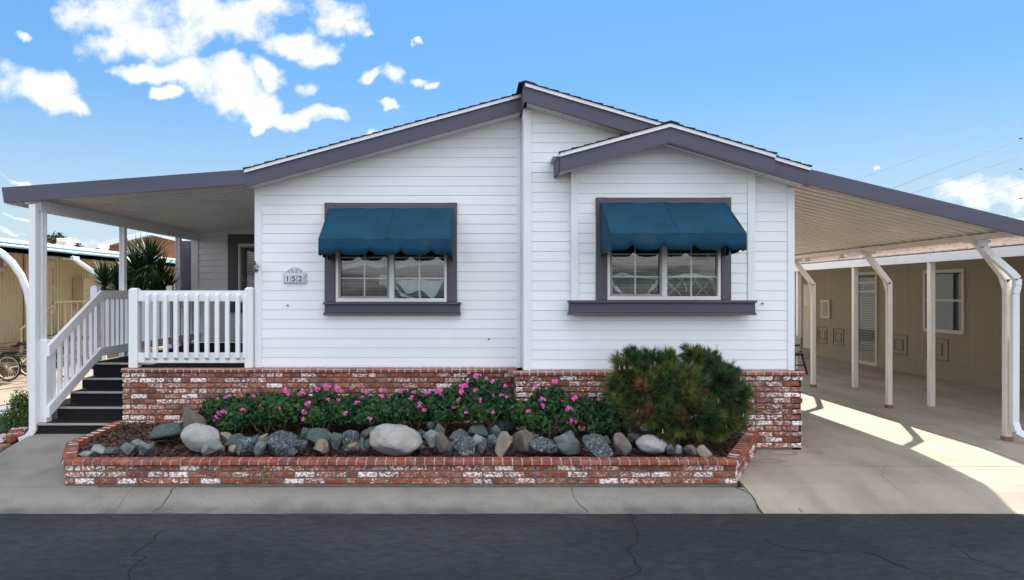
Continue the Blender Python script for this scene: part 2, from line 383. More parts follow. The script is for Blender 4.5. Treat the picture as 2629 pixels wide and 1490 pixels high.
def clip(poly, fn):
    out = []
    for i in range(len(poly)):
        a, b = poly[i], poly[(i+1) % len(poly)]; fa, fb = fn(*a), fn(*b)
        if fa >= 0: out.append(a)
        if (fa >= 0) != (fb >= 0):
            t = fa/(fa-fb); out.append((a[0]+(b[0]-a[0])*t, a[1]+(b[1]-a[1])*t))
    return out
def area(p):
    return abs(sum(p[i][0]*p[(i+1)%len(p)][1]-p[(i+1)%len(p)][0]*p[i][1] for i in range(len(p))))/2 if len(p) > 2 else 0
def siding(parent, poly, holes, Y, z0, pitch, n, m, name='siding_board', lap=.0045):
    for k in range(n):
        zb = z0 + k*pitch; zt = zb + pitch - (.0022 if lap < .01 else .004)
        st = clip(clip(poly, lambda x, z: z-zb), lambda x, z: zt-z)
        if area(st) < 1e-3: continue
        pcs = [st]
        for (hx0, hx1, hz0, hz1) in holes:
            new = []
            for p in pcs:
                l = clip(p, lambda x, z: hx0-x); r = clip(p, lambda x, z: x-hx1)
                mid = clip(clip(p, lambda x, z: x-hx0), lambda x, z: hx1-x)
                lo = clip(mid, lambda x, z: hz0-z); hi = clip(mid, lambda x, z: z-hz1)
                new += [q for q in (l, r, lo, hi) if area(q) > 2e-4]
            pcs = new
        if not pcs: continue
        for p in pcs: MB().prism_xz(p, lambda x, z: Y - lap*(1-(z-zb)/pitch), Y+.012).build(name, m, parent)

# ------------------------------------------------------------------ ground, road, pavement
def struct(o): o['kind'] = 'structure'; return o
g = MB(); g.box(-400, 400, -400, 900, -.62, -.42); struct(g.build('ground', MT['farground']))
rd = MB(); nx = 40
rd.box(-120, 120, -7.5, 5.80, -.42, -.193)
rr = random.Random(3); es = []; x = -12.0
while x < 12.0:
    es.append((x, 5.868+.010*noise.noise(Vector((x*1.3,0,0)))+.010*noise.noise(Vector((x*7,3,0)))+.004*rr.random())); x += .03
es = [(-120, 5.868)]+es+[(120, 5.868)]
ev = [(x, 5.80, -.193) for x, _ in es]+[(x, y, -.193) for x, y in es]+[(x, y+.002, -.215) for x, y in es]; ne = len(es)
rd.add(ev, [(i, i+1, ne+i+1, ne+i) for i in range(ne-1)]+[(ne+i, ne+i+1, 2*ne+i+1, 2*ne+i) for i in range(ne-1)])
road = struct(rd.build('road', MT['asphalt']))
sw = MB(); sw.box(-120, 120, -30, -7.5, -.42, -.1); struct(sw.build('pavement', MT['walk']))
def sheet(name, x0, x1, ys, zf, m, parent, th=.12, nx=1, gap=0.0):
    """slab whose top follows zf(x,y)"""
    mb = MB(); x0 += gap; x1 -= gap
    xs = [x0 + (x1-x0)*i/nx for i in range(nx+1)]; ny = len(ys)
    top = [(x, y, zf(x, y)) for y in ys for x in xs]; bot = [(x, y, zf(x, y)-th) for y in ys for x in xs]
    n = nx+1; fs = []
    for j in range(ny-1):
        for i in range(nx):
            a = j*n+i; fs.append((a, a+1, a+n+1, a+n))
    o = len(top)
    for i in range(nx): fs += [(i, o+i, o+i+1, i+1), ((ny-1)*n+i+1, o+(ny-1)*n+i+1, o+(ny-1)*n+i, (ny-1)*n+i)]
    for j in range(ny-1): fs += [(j*n, (j+1)*n, o+(j+1)*n, o+j*n), (j*n+nx, o+j*n+nx, o+(j+1)*n+nx, (j+1)*n+nx)]
    mb.add(top+bot, fs); return mb.build(name, m, parent)
def interp(y, t):
    if y <= t[0][0]: return t[0][1]
    for (a, za), (b, zb) in zip(t, t[1:]):
        if y <= b: return za+(zb-za)*(y-a)/(b-a)
    return t[-1][1]
curb_t = [(5.86,-.203),(5.93,-.193),(5.99,-.178),(6.03,-.155),(6.08,-.122),(6.14,-.101),(6.21,-.090),(6.28,-.083)]
dr_t = [(5.86,-.203),(5.95,-.186),(6.05,-.155),(6.2,-.105),(6.35,-.072),(6.85,-.035),(7.5,0),(30,0)]
wk_t = [(6.29,-.080),(6.5,-.055),(7.0,.02),(7.45,.10),(7.68,.128),(9,.13)]
def curbz(x, y):
    t = min(1, max(0, (x-2.35)/.35)); return interp(y, curb_t)*(1-t)+interp(y, dr_t)*t
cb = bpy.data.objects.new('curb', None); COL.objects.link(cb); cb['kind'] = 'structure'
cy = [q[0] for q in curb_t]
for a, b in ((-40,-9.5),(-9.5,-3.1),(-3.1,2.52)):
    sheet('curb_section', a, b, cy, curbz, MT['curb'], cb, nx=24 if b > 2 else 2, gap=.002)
dw = bpy.data.objects.new('driveway', None); COL.objects.link(dw); dw['kind'] = 'structure'
xb = [2.524, 5.65, 7.72, 9.34]; yb = [5.86, 6.85, 8.85, 11.0, 13.4, 16.0, 19.0, 24.0]
for i in range(3):
    for j in range(len(yb)-1):
        ys = [yb[j]+.006] + [y for y, _ in dr_t if yb[j] < y < yb[j+1]] + [yb[j+1]-.006]
        x0, x1 = xb[i], xb[i+1]
        sheet('slab', x0, x1, ys, lambda x, y: interp(y, dr_t), MT['concrete'], dw, gap=.006, nx=3)
sheet('slab', 9.34, 60, [5.86,5.95,6.05,6.2,6.35,6.9], lambda x, y: interp(y, dr_t), MT['concrete'], dw, gap=.003)
dj = MB(); dj.box(2.3, 60, 5.87, 24, -.40, -.215); dj.box(2.6, 9.4, 6.9, 24, -.215, -.075); dj.build('joint_filler', MT['crack'], dw)
wk = bpy.data.objects.new('walkway', None); COL.objects.link(wk); wk['kind'] = 'structure'
sheet('slab', -4.92, -3.45, [6.285,6.5,6.70], lambda x, y: interp(y, wk_t), MT['walk'], wk, nx=2, gap=.002)
sheet('slab', -4.92, -3.45, [6.706,7.0,7.45,7.72], lambda x, y: interp(y, wk_t), MT['walk'], wk, nx=2, gap=.002)
sheet('slab', -40, -4.92, [6.285,6.5,6.70], lambda x, y: interp(y, wk_t), MT['walk'], wk, nx=2, gap=.002)
wf = MB(); wf.box(-40, -3.7, 6.29, 7.7, -.4, -.12); wf.build('joint_filler', MT['crack'], wk)
# neighbour's sunlit drive at the left, bed between
sheet('neighbour_drive', -11.5, -6.35, [8.6, 12, 16, 24], lambda x, y: 0.0, MT['concrete'], None, nx=2)['kind'] = 'structure'
sheet('planting_bed_soil', -6.35, -4.92, [6.71,7.7,9,24], lambda x, y: .045, MT['soil'], None, nx=2)['kind'] = 'structure'
sheet('front_bed_soil', -40, -6.35, [6.71,7.2,8.59], lambda x, y: .01, MT['soil'], None, nx=2)['kind'] = 'structure'
sheet('back_ground', -60, -11.5, [8.6, 40], lambda x, y: -.02, MT['soil'], None, nx=2)['kind'] = 'structure'
# cracks in curb, driveway, road: thin dark seams lying a few mm proud of the surface
def crack(pts, w, parent, zf, jit=.012, seed=1):
    rnd = random.Random(seed); mb = MB(); fine = []
    for (a, b) in zip(pts, pts[1:]):
        n = max(2, int((Vector(b)-Vector(a)).length/.06))
        for i in range(n):
            t = i/n; fine.append((a[0]+(b[0]-a[0])*t+rnd.uniform(-jit,jit), a[1]+(b[1]-a[1])*t+rnd.uniform(-jit,jit)))
    fine.append(pts[-1][:2])
    vs = []
    for i, (x, y) in enumerate(fine):
        a = fine[max(0,i-1)]; b = fine[min(len(fine)-1,i+1)]; d = Vector((b[0]-a[0], b[1]-a[1])).normalized()
        ww = w*rnd.uniform(.35,1)/2
        for s_ in (-1, 1):
            qx, qy = x-d.y*ww*s_, y+d.x*ww*s_; vs.append((qx, qy, zf(qx, qy)+.003))
    mb.add(vs, [(2*i, 2*i+1, 2*i+3, 2*i+2) for i in range(len(fine)-1)])
    o = mb.build('crack', MT['tarcrack'] if parent is road else MT['crack'], parent); return o
def gp(px, py, z):
    d = (CAMZ-z)*F/(py-PY0); return ((px-PX0)*d/F, d)
def rz(x, y): return -.193
cz = lambda x, y: curbz(x, y)
crack([gp(449,1252,-.085), gp(430,1275,-.11), gp(415,1300,-.17), gp(388,1317,-.195)], .011, cb, cz, seed=2)
crack([gp(1469,1252,-.085), gp(1470,1272,-.11), gp(1488,1298,-.17), gp(1512,1317,-.195)], .007, cb, cz, seed=3)
crack([gp(1886,1252,-.085), gp(1915,1262,-.10), gp(1935,1290,-.16), gp(1955,1317,-.195)], .014, cb, lambda x, y: max(curbz(x,y), interp(y, dr_t)), seed=4)
crack([gp(2050,1310,-.19), gp(2062,1318,-.197)], .008, dw, lambda x, y: interp(y, dr_t), seed=5)
crack([gp(2280,1190,-.03), gp(2262,1222,-.06), gp(2290,1250,-.09), gp(2350,1290,-.15)], .0028, dw, lambda x, y: interp(y, dr_t), seed=6)
crack([gp(1620,1322,-.2), gp(1642,1370,-.2), gp(1615,1420,-.2), gp(1648,1470,-.2), gp(1600,1490,-.2), gp(1580,1520,-.2)], .012, road, rz, .02, 7)
crack([gp(420,1365,-.2), gp(345,1430,-.2), gp(380,1432,-.2), gp(330,1470,-.2), gp(326,1500,-.2)], .011, road, rz, .02, 8)
crack([gp(1960,1386,-.2), gp(2010,1408,-.2), gp(2110,1422,-.2), gp(2230,1422,-.2), gp(2300,1450,-.2), gp(2400,1490,-.2), gp(2450,1510,-.2)], .011, road, rz, .02, 9)
crack([gp(2440,1400,-.2), gp(2500,1440,-.2), gp(2629,1485,-.2)], .007, road, rz, .02, 10)

for k, (px, py, rx, ry) in enumerate(((2010,1163,.17,.10),(1965,1180,.20,.07),(2090,1162,.10,.05))):
    x0, y0 = gp(px, py, -.01); mb = MB(); n_ = 28; rn = random.Random(k)
    vs = []
    for q_ in (1.0, .72):
        for i in range(n_):
            a = 2*pi*i/n_; r_ = q_*(1+.18*noise.noise(Vector((cos(a)*1.5, sin(a)*1.5, k*3.0+q_)))); xx, yy = x0+rx*r_*cos(a), y0+ry*r_*sin(a); vs.append((xx, yy, interp(yy, dr_t)+.002))
    mb.add(vs, [(i, (i+1)%n_, n_+(i+1)%n_, n_+i) for i in range(n_)]); mb.build('stain', MT['stain'], dw)
# ------------------------------------------------------------------ brick pieces
def brick_variants(l, d, h, n=7):
    out = []
    for i in range(n):
        rnd = random.Random(100+i); bm = bmesh.new(); bmesh.ops.create_cube(bm, size=1)
        for v in bm.verts: v.co = Vector((v.co.x*l*rnd.uniform(.97,1.0), v.co.y*d, v.co.z*h*rnd.uniform(.93,1.03)))
        bmesh.ops.bevel(bm, geom=bm.edges[:], offset=.009, segments=1, affect='EDGES')
        for v in bm.verts: v.co += Vector([rnd.uniform(-.0022,.0022) for _ in range(3)])
        me = bpy.data.meshes.new('brick'); bm.to_mesh(me); bm.free(); me.materials.append(MT['brick']); out.append(me)
    return out
BL, BH, BP, BC = .182, .0505, .194, .061
BR = brick_variants(BL, .09, BH); BRH = brick_variants(.088, .09, BH)
def cap_meshes(w, d, h, n=5, over=.0):
    """bullnose brick: runs along Y (front at -d/2), front top edge rounded"""
    out = []
    for i in range(n):
        rnd = random.Random(300+i); mb = MB()
        r = h*.55; prof = [(-d/2+.004, -h/2), (-d/2, -h/2+.006), (-d/2, h/2-r)] + [(-d/2+r-r*cos(a), h/2-r+r*sin(a)) for a in (.4,.8,1.2,pi/2)] + [(d/2, h/2), (d/2, -h/2)]
        prof = [(a+rnd.uniform(-.0015,.0015), b+rnd.uniform(-.0015,.0015)) for a, b in prof]
        ww = w*rnd.uniform(.97,1.0)
        mb.prism_yz(prof, -ww/2, ww/2); me = mb.mesh('cap_brick', MT['capbrick']); out.append(me)
    return out
def brick_wall(parent, ax, ay, bx, by, ztop, n, zshift=lambda t: 0, depth=.09, cut=None, meshes=(None, None), maxn=300, cnt=[0]):
    """courses of bricks from a to b whose outer faces stand on the line a-b (outside at the right hand of a->b)"""
    d = Vector((bx-ax, by-ay)); Ln = d.length; d.normalize(); nrm = Vector((d.y, -d.x)); rot = atan2(d.y, d.x)
    k = 0; rnd = random.Random(int(ax*100)+n)
    for c in range(n):
        zc = ztop - BC*(c+.5); s = -BP*(0 if c % 2 else .5) + rnd.uniform(-.008,.008)
        while s < Ln-.01:
            e = min(s+BL, Ln); st = max(s, 0.)
            if rnd.random() < .10 and e-st > .17:
                segs = [(st, st+.086), (st+.098, e)]
            else: segs = [(st, e)]
            for (p, q) in segs:
                l = q-p
                if l < .03: continue
                m = (p+q)/2; t = m/Ln
                cx, cy_ = ax+d.x*m-nrm.x*(depth/2), ay+d.y*m-nrm.y*(depth/2)
                half = l < .12
                me = (BRH if half else BR)[rnd.randrange(7)]
                place('brick', me, (cx+nrm.x*rnd.uniform(-.002,.003), cy_+nrm.y*rnd.uniform(-.002,.003), zc+zshift(t)+rnd.uniform(-.0012,.0012)),
                      parent, (0, 0, rot + (pi if rnd.random() < .5 else 0)), (l/(.088 if half else BL), 1, 1))
            s += BP
def caps(parent, ax, ay, bx, by, za, zb, me, pitch=.09):
    d = Vector((bx-ax, by-ay)); Ln = d.length; d.normalize(); nrm = Vector((d.y, -d.x)); rot = atan2(d.y, d.x)
    n = max(1, round(Ln/pitch)); rnd = random.Random(int(bx*77))
    for i in range(n):
        m = (i+.5)*Ln/n; z = za+(zb-za)*m/Ln
        place('cap_brick', me[rnd.randrange(len(me))], (ax+d.x*m, ay+d.y*m, z+rnd.uniform(-.001,.001)), parent,
              (0, 0, rot), (Ln/n/pitch, 1, 1))
CAPF = cap_meshes(.082, .125, .050); CAPW = cap_meshes(.080, .10, .048)
# house skirting, left and right of the step
bs = thing('brick_wall', 'long whitewashed brick base wall beneath the left half of the white home', 'brick wall', (-1.7, 7.8, 0))
brick_wall(bs, -3.99, 7.78, .50, 7.78, .800, 10)
brick_wall(bs, -3.99, 8.70, -3.99, 7.88, .800, 8)
caps(bs, -4.0, 7.815, .50, 7.815, .825, .825, CAPW)
m_ = MB(); m_.box(-3.975, .49, 7.795, 7.86, -.05, .802); m_.box(-3.975, -3.90, 7.79, 8.7, -.05, .802); m_.build('mortar', MT['mortar'], bs)
m_ = MB(); m_.box(-3.99, .49, 7.769, 7.86, .803, .843); m_.build('cap_mortar', MT['mortarlight'], bs)
bs = thing('brick_wall', 'whitewashed brick base wall beneath the right half, ending at the driveway', 'brick wall', (2.0, 7.45, 0))
brick_wall(bs, .486, 7.42, 3.61, 7.42, .808, 13)
brick_wall(bs, .486, 7.80, .486, 7.43, .808, 12)
brick_wall(bs, 3.61, 7.51, 3.61, 8.60, .808, 13)
caps(bs, .45, 7.45, 3.64, 7.45, .835, .835, CAPW); caps(bs, .455, 7.80, .455, 7.46, .835, .835, CAPW)
caps(bs, 3.60, 7.46, 3.60, 8.6, .835, .835, CAPW)
m_ = MB(); m_.box(.50, 3.595, 7.436, 7.56, -.05, .812); m_.box(3.5, 3.594, 7.436, 8.6, -.05, .812); m_.box(.50, .56, 7.436, 7.8, -.05, .812); m_.build('mortar', MT['mortar'], bs)
m_ = MB(); m_.box(.455,3.62,7.404,7.50,.812,.853); m_.build('cap_mortar', MT['mortarlight'], bs)
# planter
pl = thing('brick_planter', 'low brick planter wall with rounded red cap bricks along the curb', 'planter', (-.6, 6.3, -.08))
A, B_, C_, D_, E_ = (-3.99, 7.72), (-4.11, 6.88), (-3.76, 6.30), (2.45, 6.30), (3.10, 7.40)
A = (-3.99, 7.70); B_ = (-4.09, 6.92)
pts = [A, B_, C_, D_, E_]; zt = [.205, .150, .120, .120, .170]
for (p, q, za, zb, n) in ((A, B_, .215, .140, 3), (B_, C_, .140, .118, 3), (C_, D_, .118, .118, 3), (D_, E_, .118, .165, 3)):
    brick_wall(pl, p[0], p[1], q[0], q[1], 0.0, n, zshift=lambda t, za=za, zb=zb: za+(zb-za)*t)
    mm = MB(); d = (Vector(q)-Vector(p)).normalized(); nn = Vector((-d.y, d.x))
    a0 = Vector(p)+nn*.010; b0 = Vector(q)+nn*.010; a1 = Vector(p)+nn*.085; b1 = Vector(q)+nn*.085
    mm.add([(a0.x,a0.y,-.2),(b0.x,b0.y,-.2),(b1.x,b1.y,-.2),(a1.x,a1.y,-.2),(a0.x,a0.y,za+.004),(b0.x,b0.y,zb+.004),(b1.x,b1.y,zb+.004),(a1.x,a1.y,za+.004)],
           [(0,1,5,4),(1,2,6,5),(2,3,7,6),(3,0,4,7),(4,5,6,7)])
    mm.build('mortar', MT['mortar'], pl)
    # cap line, its bricks overhang a little
    o = nn*.035
    pe = Vector(p)+o; qe = Vector(q)+o
    caps(pl, pe.x, pe.y, qe.x, qe.y, za+.027, zb+.027, CAPF)
    mm = MB(); a0 = Vector(p)+nn*(-.0245); b0 = Vector(q)+nn*(-.0245); a1 = Vector(p)+nn*.09; b1 = Vector(q)+nn*.09
    mm.add([(a0.x,a0.y,za+.006),(b0.x,b0.y,zb+.006),(b1.x,b1.y,zb+.006),(a1.x,a1.y,za+.006),(a0.x+nn.x*.007,a0.y+nn.y*.007,za+.037),(b0.x+nn.x*.007,b0.y+nn.y*.007,zb+.037),
            (a0.x+nn.x*.030,a0.y+nn.y*.030,za+.0495),(b0.x+nn.x*.030,b0.y+nn.y*.030,zb+.0495),(b1.x,b1.y,zb+.0495),(a1.x,a1.y,za+.0495)],
           [(0,1,5,4),(4,5,7,6),(6,7,8,9),(1,2,8,7,5),(3,0,4,6,9),(2,3,9,8)])
    mm.build('cap_mortar', MT['mortarlight'], pl)
# soil and mulch
def soilz(x, y): return .085 + max(0, y-6.35)*.10 + .018*noise.noise(Vector((x*2.2, y*3.1, 0)))
pedge = [(-3.92,7.78),(-4.03,6.93),(-3.72,6.38),(2.41,6.38),(3.05,7.43),(.49,7.43),(.49,7.79)]
def in_poly(x, y, poly=pedge):
    c = False; n = len(poly)
    for i in range(n):
        x1, y1 = poly[i]; x2, y2 = poly[(i+1)%n]
        if (y1 > y) != (y2 > y) and x < (x2-x1)*(y-y1)/(y2-y1)+x1: c = not c
    return c
sm_ = MB(); gx, gy = 150, 34; idx = {}
vs = []; fs = []
for j in range(gy+1):
    for i in range(gx+1):
        x = -4.1+7.25*i/gx; y = 6.33+1.5*j/gy; vs.append((x, y, soilz(x, y)-.012)); 
for j in range(gy):
    for i in range(gx):
        x = -4.1+7.25*(i+.5)/gx; y = 6.33+1.5*(j+.5)/gy
        if in_poly(x, y): a = j*(gx+1)+i; fs.append((a, a+1, a+gx+2, a+gx+1))
sm_.add(vs, fs); soil_o = sm_.build('planter_soil', MT['soil']); soil_o['kind'] = 'structure'
mu = MB(); rnd = random.Random(5)
for i in range(17000):
    x = rnd.uniform(-4.1, 3.1); y = 6.34 + 1.46*rnd.random()**1.3
    if not in_poly(x, y): continue
    l = rnd.uniform(.014,.042); w = rnd.uniform(.005,.013); a = rnd.uniform(0, pi); t = rnd.uniform(-.5,.5); t2 = rnd.uniform(-.4,.4)
    u = Vector((cos(a)*cos(t), sin(a)*cos(t), sin(t)))*l; v = Vector((-sin(a)*cos(t2), cos(a)*cos(t2), sin(t2)))*w
    c = Vector((x, y, soilz(x, y)+rnd.uniform(-.006,.012))); n_ = u.cross(v).normalized()*.003
    mu.add([c-u-v, c+u-v*.6, c+u*.9+v, c-u*.8+v, c+n_], [(0,1,4),(1,2,4),(2,3,4),(3,0,4)])
mo = mu.build('bark_mulch', MT['mulch']); mo['kind'] = 'stuff'; mo['label'] = 'dark brown shredded bark mulch filling the brick planter'; mo['category'] = 'mulch'

# ------------------------------------------------------------------ the white home
YL, YR, YB = 7.88, 7.50, 7.42
FL, FR, FB = 7.61, 7.25, 7.10
hm = thing('mobile_home', 'white lap-sided single-storey home with purple-grey trim and low gabled roofs', 'house', (.5, 9, 0))
ridge = (.583, 3.935)
# siding boards: each one a board, cut round the windows
W1 = (-1.565, -.28, 1.604, 2.62); W2 = (1.474, 2.709, 1.63, 2.62)
left_poly = [(-2.42,.85),(.527,.85),(.527,3.745),(-2.42,2.945)]
siding(hm, left_poly, [(W1[0]-.06, W1[1]+.06, W1[2]-.06, W1[3]+.05)], YL, .855, .11, 28, MT['siding'])
right_poly = [(.66,.87),(3.477,.87),(3.477,2.905),(.66,3.74)]
siding(hm, right_poly, [(1.25, 2.95, 1.50, 2.85)], YR, .865, .1085, 28, MT['siding'])
bay_poly = [(1.164,1.62),(3.005,1.62),(3.005,3.05),(2.07,3.30),(1.164,3.05)]
siding(hm, bay_poly, [(W2[0]-.06, W2[1]+.06, W2[2]-.06, W2[3]+.05)], YB, 1.60, .1085, 17, MT['siding'])
b = MB(); b.box(-2.50,-2.42, YL-.016, YL+.09, .845, 2.93); b.build('corner_trim', MT['trimwhite'], hm)
b = MB(); b.box(.527,.572, YL-.012, YL+.05, .845, 3.78); b.build('corner_trim', MT['trimwhite'], hm)
b = MB(); b.box(.575,.66, YR-.016, YR+.36, .855, 3.74); b.build('corner_trim', MT['trimwhite'], hm)
b = MB(); b.box(3.477,3.55, YR-.016, YR+.09, .855, 2.86); b.build('corner_trim', MT['trimwhite'], hm)
b = MB(); b.box(1.088,1.163, YB-.016, YR-.01, 1.60, 3.07); b.build('corner_trim', MT['trimwhite'], hm)
b = MB(); b.box(3.006,3.083, YB-.016, YR-.01, 1.60, 3.07); b.build('corner_trim', MT['trimwhite'], hm)
for s_ in (-1, 1):
    b = MB(); b.prism_xz([(2.07,3.268),(2.07+s_*.936,3.005),(2.07+s_*.936,3.125),(2.07,3.40)], YB-.014, YB+.01); b.build('rake_trim', MT['trimwhite'], hm)
b = MB(); b.box(-2.44, .54, YL-.006, YL+.03, .838, .853); b.build('skirt_flashing', MT['trimwhite'], hm)
b = MB(); b.box(.64, 3.5, YR-.006, YR+.03, .848, .864); b.build('skirt_flashing', MT['trimwhite'], hm)
# hull: side walls, back, floor, bay box; open rooms behind the glass
b = MB()
b.prism_xz([(-2.49,.3),(-2.44,.3),(-2.44,2.92),(-2.49,2.91)], YL+.02, 27); b.prism_xz([(3.49,.3),(3.54,.3),(3.54,2.86),(3.49,2.87)], YR+.02, 27)
b.prism_xz([(-2.44,.3),(3.49,.3),(3.49,2.87),(.58,3.72),(-2.44,2.92)], 27.0, 27.1)
b.box(-4.99,-4.94, 12.31, 20, .3, 2.72); b.box(-4.94,-2.49, 19.95, 20, .3, 2.8)
b.build('side_wall', MT['siding'], hm)
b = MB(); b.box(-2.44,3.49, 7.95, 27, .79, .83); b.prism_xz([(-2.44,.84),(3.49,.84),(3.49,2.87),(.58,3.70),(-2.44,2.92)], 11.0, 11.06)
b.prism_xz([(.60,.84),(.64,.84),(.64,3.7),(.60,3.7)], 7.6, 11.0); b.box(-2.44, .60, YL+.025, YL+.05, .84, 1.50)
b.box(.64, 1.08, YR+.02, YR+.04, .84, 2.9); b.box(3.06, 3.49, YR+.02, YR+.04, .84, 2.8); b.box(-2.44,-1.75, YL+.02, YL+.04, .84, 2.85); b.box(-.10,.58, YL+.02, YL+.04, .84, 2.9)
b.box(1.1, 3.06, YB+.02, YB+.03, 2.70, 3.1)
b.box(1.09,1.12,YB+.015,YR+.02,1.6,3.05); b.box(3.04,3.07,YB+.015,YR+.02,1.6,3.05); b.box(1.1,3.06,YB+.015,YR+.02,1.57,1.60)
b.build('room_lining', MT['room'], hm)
# windows
def window(parent, X0, X1, z0, z1, Y, xm, left_screen=True, casing=None, bars_z=(), bars_x=(), glass_dx=0):
    f = MB(); t = .042
    f.bbox(X0, X1, Y-.028, Y+.05, z0, z0+t); f.bbox(X0, X0+t*.8, Y-.028, Y+.05, z0+t+.001, z1-t-.001); f.bbox(X1-t*.8, X1, Y-.028, Y+.05, z0+t+.001, z1-t-.001)
    f.bbox(X0, X1, Y-.028, Y+.05, z1-t, z1)
    if xm: f.bbox(xm-.028, xm+.028, Y-.022, Y+.05, z0+t+.001, z1-t-.001)
    fr = f.build('window', MT['vinyl'], parent)
    halves = [(X0+t*.8, xm-.028), (xm+.028, X1-t*.8)] if xm else [(X0+t*.8, X1-t*.8)]
    for h, (a, c) in enumerate(halves):
        g_ = MB(); g_.box(a, c, Y+.018, Y+.022, z0+t, z1-t); g_.build('pane', MT['glass'], fr)
        if h == 0 and left_screen:
            s = MB(); w = .024
            s.box(a, a+w, Y-.012, Y+.014, z0+t, z1-t); s.box(c-w, c, Y-.012, Y+.014, z0+t, z1-t); s.box(a+w, c-w, Y-.012, Y+.014, z0+t, z0+t+w); s.box(a+w, c-w, Y-.012, Y+.014, z1-t-w, z1-t)
            s.build('sash', MT['greyframe'], fr)
        for bz in bars_z:
            s = MB(); s.box(a, c, Y+.024, Y+.034, bz-.008, bz+.008); s.build('muntin', MT['vinyl'], fr)
        for k in range(bars_x):
            xx = a+(c-a)*(k+1)/(bars_x+1); s = MB(); s.box(xx-.008, xx+.008, Y+.0235, Y+.0345, z0+t, z1-t); s.build('muntin', MT['vinyl'], fr)
    return fr
window(hm, *W1, YL, -.918, bars_z=(2.118, 1.877, 2.36), bars_x=1)
window(hm, *W2, YB, 2.10, bars_z=(2.13, 1.885, 2.37), bars_x=1)
def casing(parent, X0, X1, z0, z1, xi0, xi1, Y, topw, sx0, sx1, sz0):
    m = MB(); m.bbox(X0, xi0-.001, Y-.032, Y+.01, z0+.001, z1); m.build('casing', MT['purpleside'], parent)
    m = MB(); m.bbox(xi1+.001, X1, Y-.032, Y+.01, z0+.001, z1); m.build('casing', MT['purpleside'], parent)
    m = MB(); m.bbox(xi0-.0005, xi1+.0005, Y-.030, Y+.01, z1-topw, z1-.002); m.build('casing', MT['purpleside'], parent)
    m = MB(); m.bbox(sx0+.012, sx1-.012, Y-.065, Y+.008, sz0+.028, z0-.030, .003); m.build('sill_board', MT['purple'], parent)
    m = MB(); m.bbox(sx0, sx1, Y-.095, Y+.008, z0-.029, z0-.001, .004); m.build('sill', MT['purpleside'], parent)
    m = MB(); m.bbox(sx0, sx1-.004, Y-.080, Y+.008, sz0, sz0+.027, .003); m.build('sill', MT['purpleside'], parent)
casing(hm, -1.69, -.164, W1[2], 2.748, W1[0], W1[1], YL-.005, .13, -1.695, -.115, 1.455)
casing(hm, 1.353, 2.816, W2[2], 2.744, W2[0], W2[1], YB-.005, .125, 1.045, 3.075, 1.468)
# gable roofs
def slope(parent, xa, za, xb, zb, yf, yb_, shing=.12, front=True, nsoff=0, ywall=None, soffw=None):
    """roof slope between (xa,za) high and (xb,zb) low, z at the top of the white drip board"""
    d = Vector((xb-xa, zb-za)); L_ = d.length; d.normalize(); u = Vector((-d.y, d.x));
    if u.y < 0: u = -u
    m = MB(); q = lambda s, h: ((xa+d.x*s+u.x*h), (za+d.y*s+u.y*h))
    m.prism_xz([q(0,-.012), q(L_,-.012), q(L_,-.17), q(0,-.17)] if False else [(xa,za-.012),(xb,zb-.012),(xb,zb-.06),(xa,za-.06)], yf+.03, yb_); m.build('roof_deck', MT['soffit'], parent)
    if front:
        m = MB(); m.prism_xz([(xa,za),(xb,zb),(xb,zb-.037),(xa,za-.037)], yf-.022, yf+.012); m.build('drip_board', MT['trimwhite'], parent)
        m = MB(); m.prism_xz([(xa,za-.037),(xb,zb-.037),(xb,zb-.195),(xa,za-.195)], yf, yf+.03); m.build('fascia', MT['purple'], parent)
    n = int(L_/shing); rnd = random.Random(int(L_*1000))
    for k in range(n):
        s0 = k*L_/n; s1 = (k+1)*L_/n+.008
        h = .013 + rnd.uniform(-.002,.003)
        m = MB(); m.prism_xz([q(s0,.002), q(s1,.002), q(s1,h+.004), q(s0,.006)], yf-.032-rnd.uniform(0,.004), yb_+.02); m.build('shingle_course', MT['shingle'], parent)
slope(hm, ridge[0], ridge[1], -2.53, 3.084, FL, 27.2)
slope(hm, ridge[0]-.012, ridge[1]+.004, 3.60, 3.044, FR, 27.2)
slope(hm, 2.07, 3.472, .925, 3.163, FB, 7.56)
slope(hm, 2.07, 3.472, 3.165, 3.148, FB, 7.30)
m = MB(); m.prism_xz([(.575,3.74),(.575,3.945),(.555,3.94),(.555,3.73)], FR+.001, FL+.3); m.build('fascia', MT['purple'], hm)
m = MB(); m.prism_xz([(.68,3.932),(.575,3.962),(.50,3.940),(.50,3.925),(.575,3.945),(.68,3.915)], FR-.03, 27.2); m.build('ridge_cap', MT['shingle'], hm)
m = MB(); m.prism_xz([(2.07,3.498),(1.98,3.472),(1.98,3.457),(2.07,3.480),(2.16,3.457),(2.16,3.472)], FB-.035, 7.40); m.build('ridge_cap', MT['shingle'], hm)
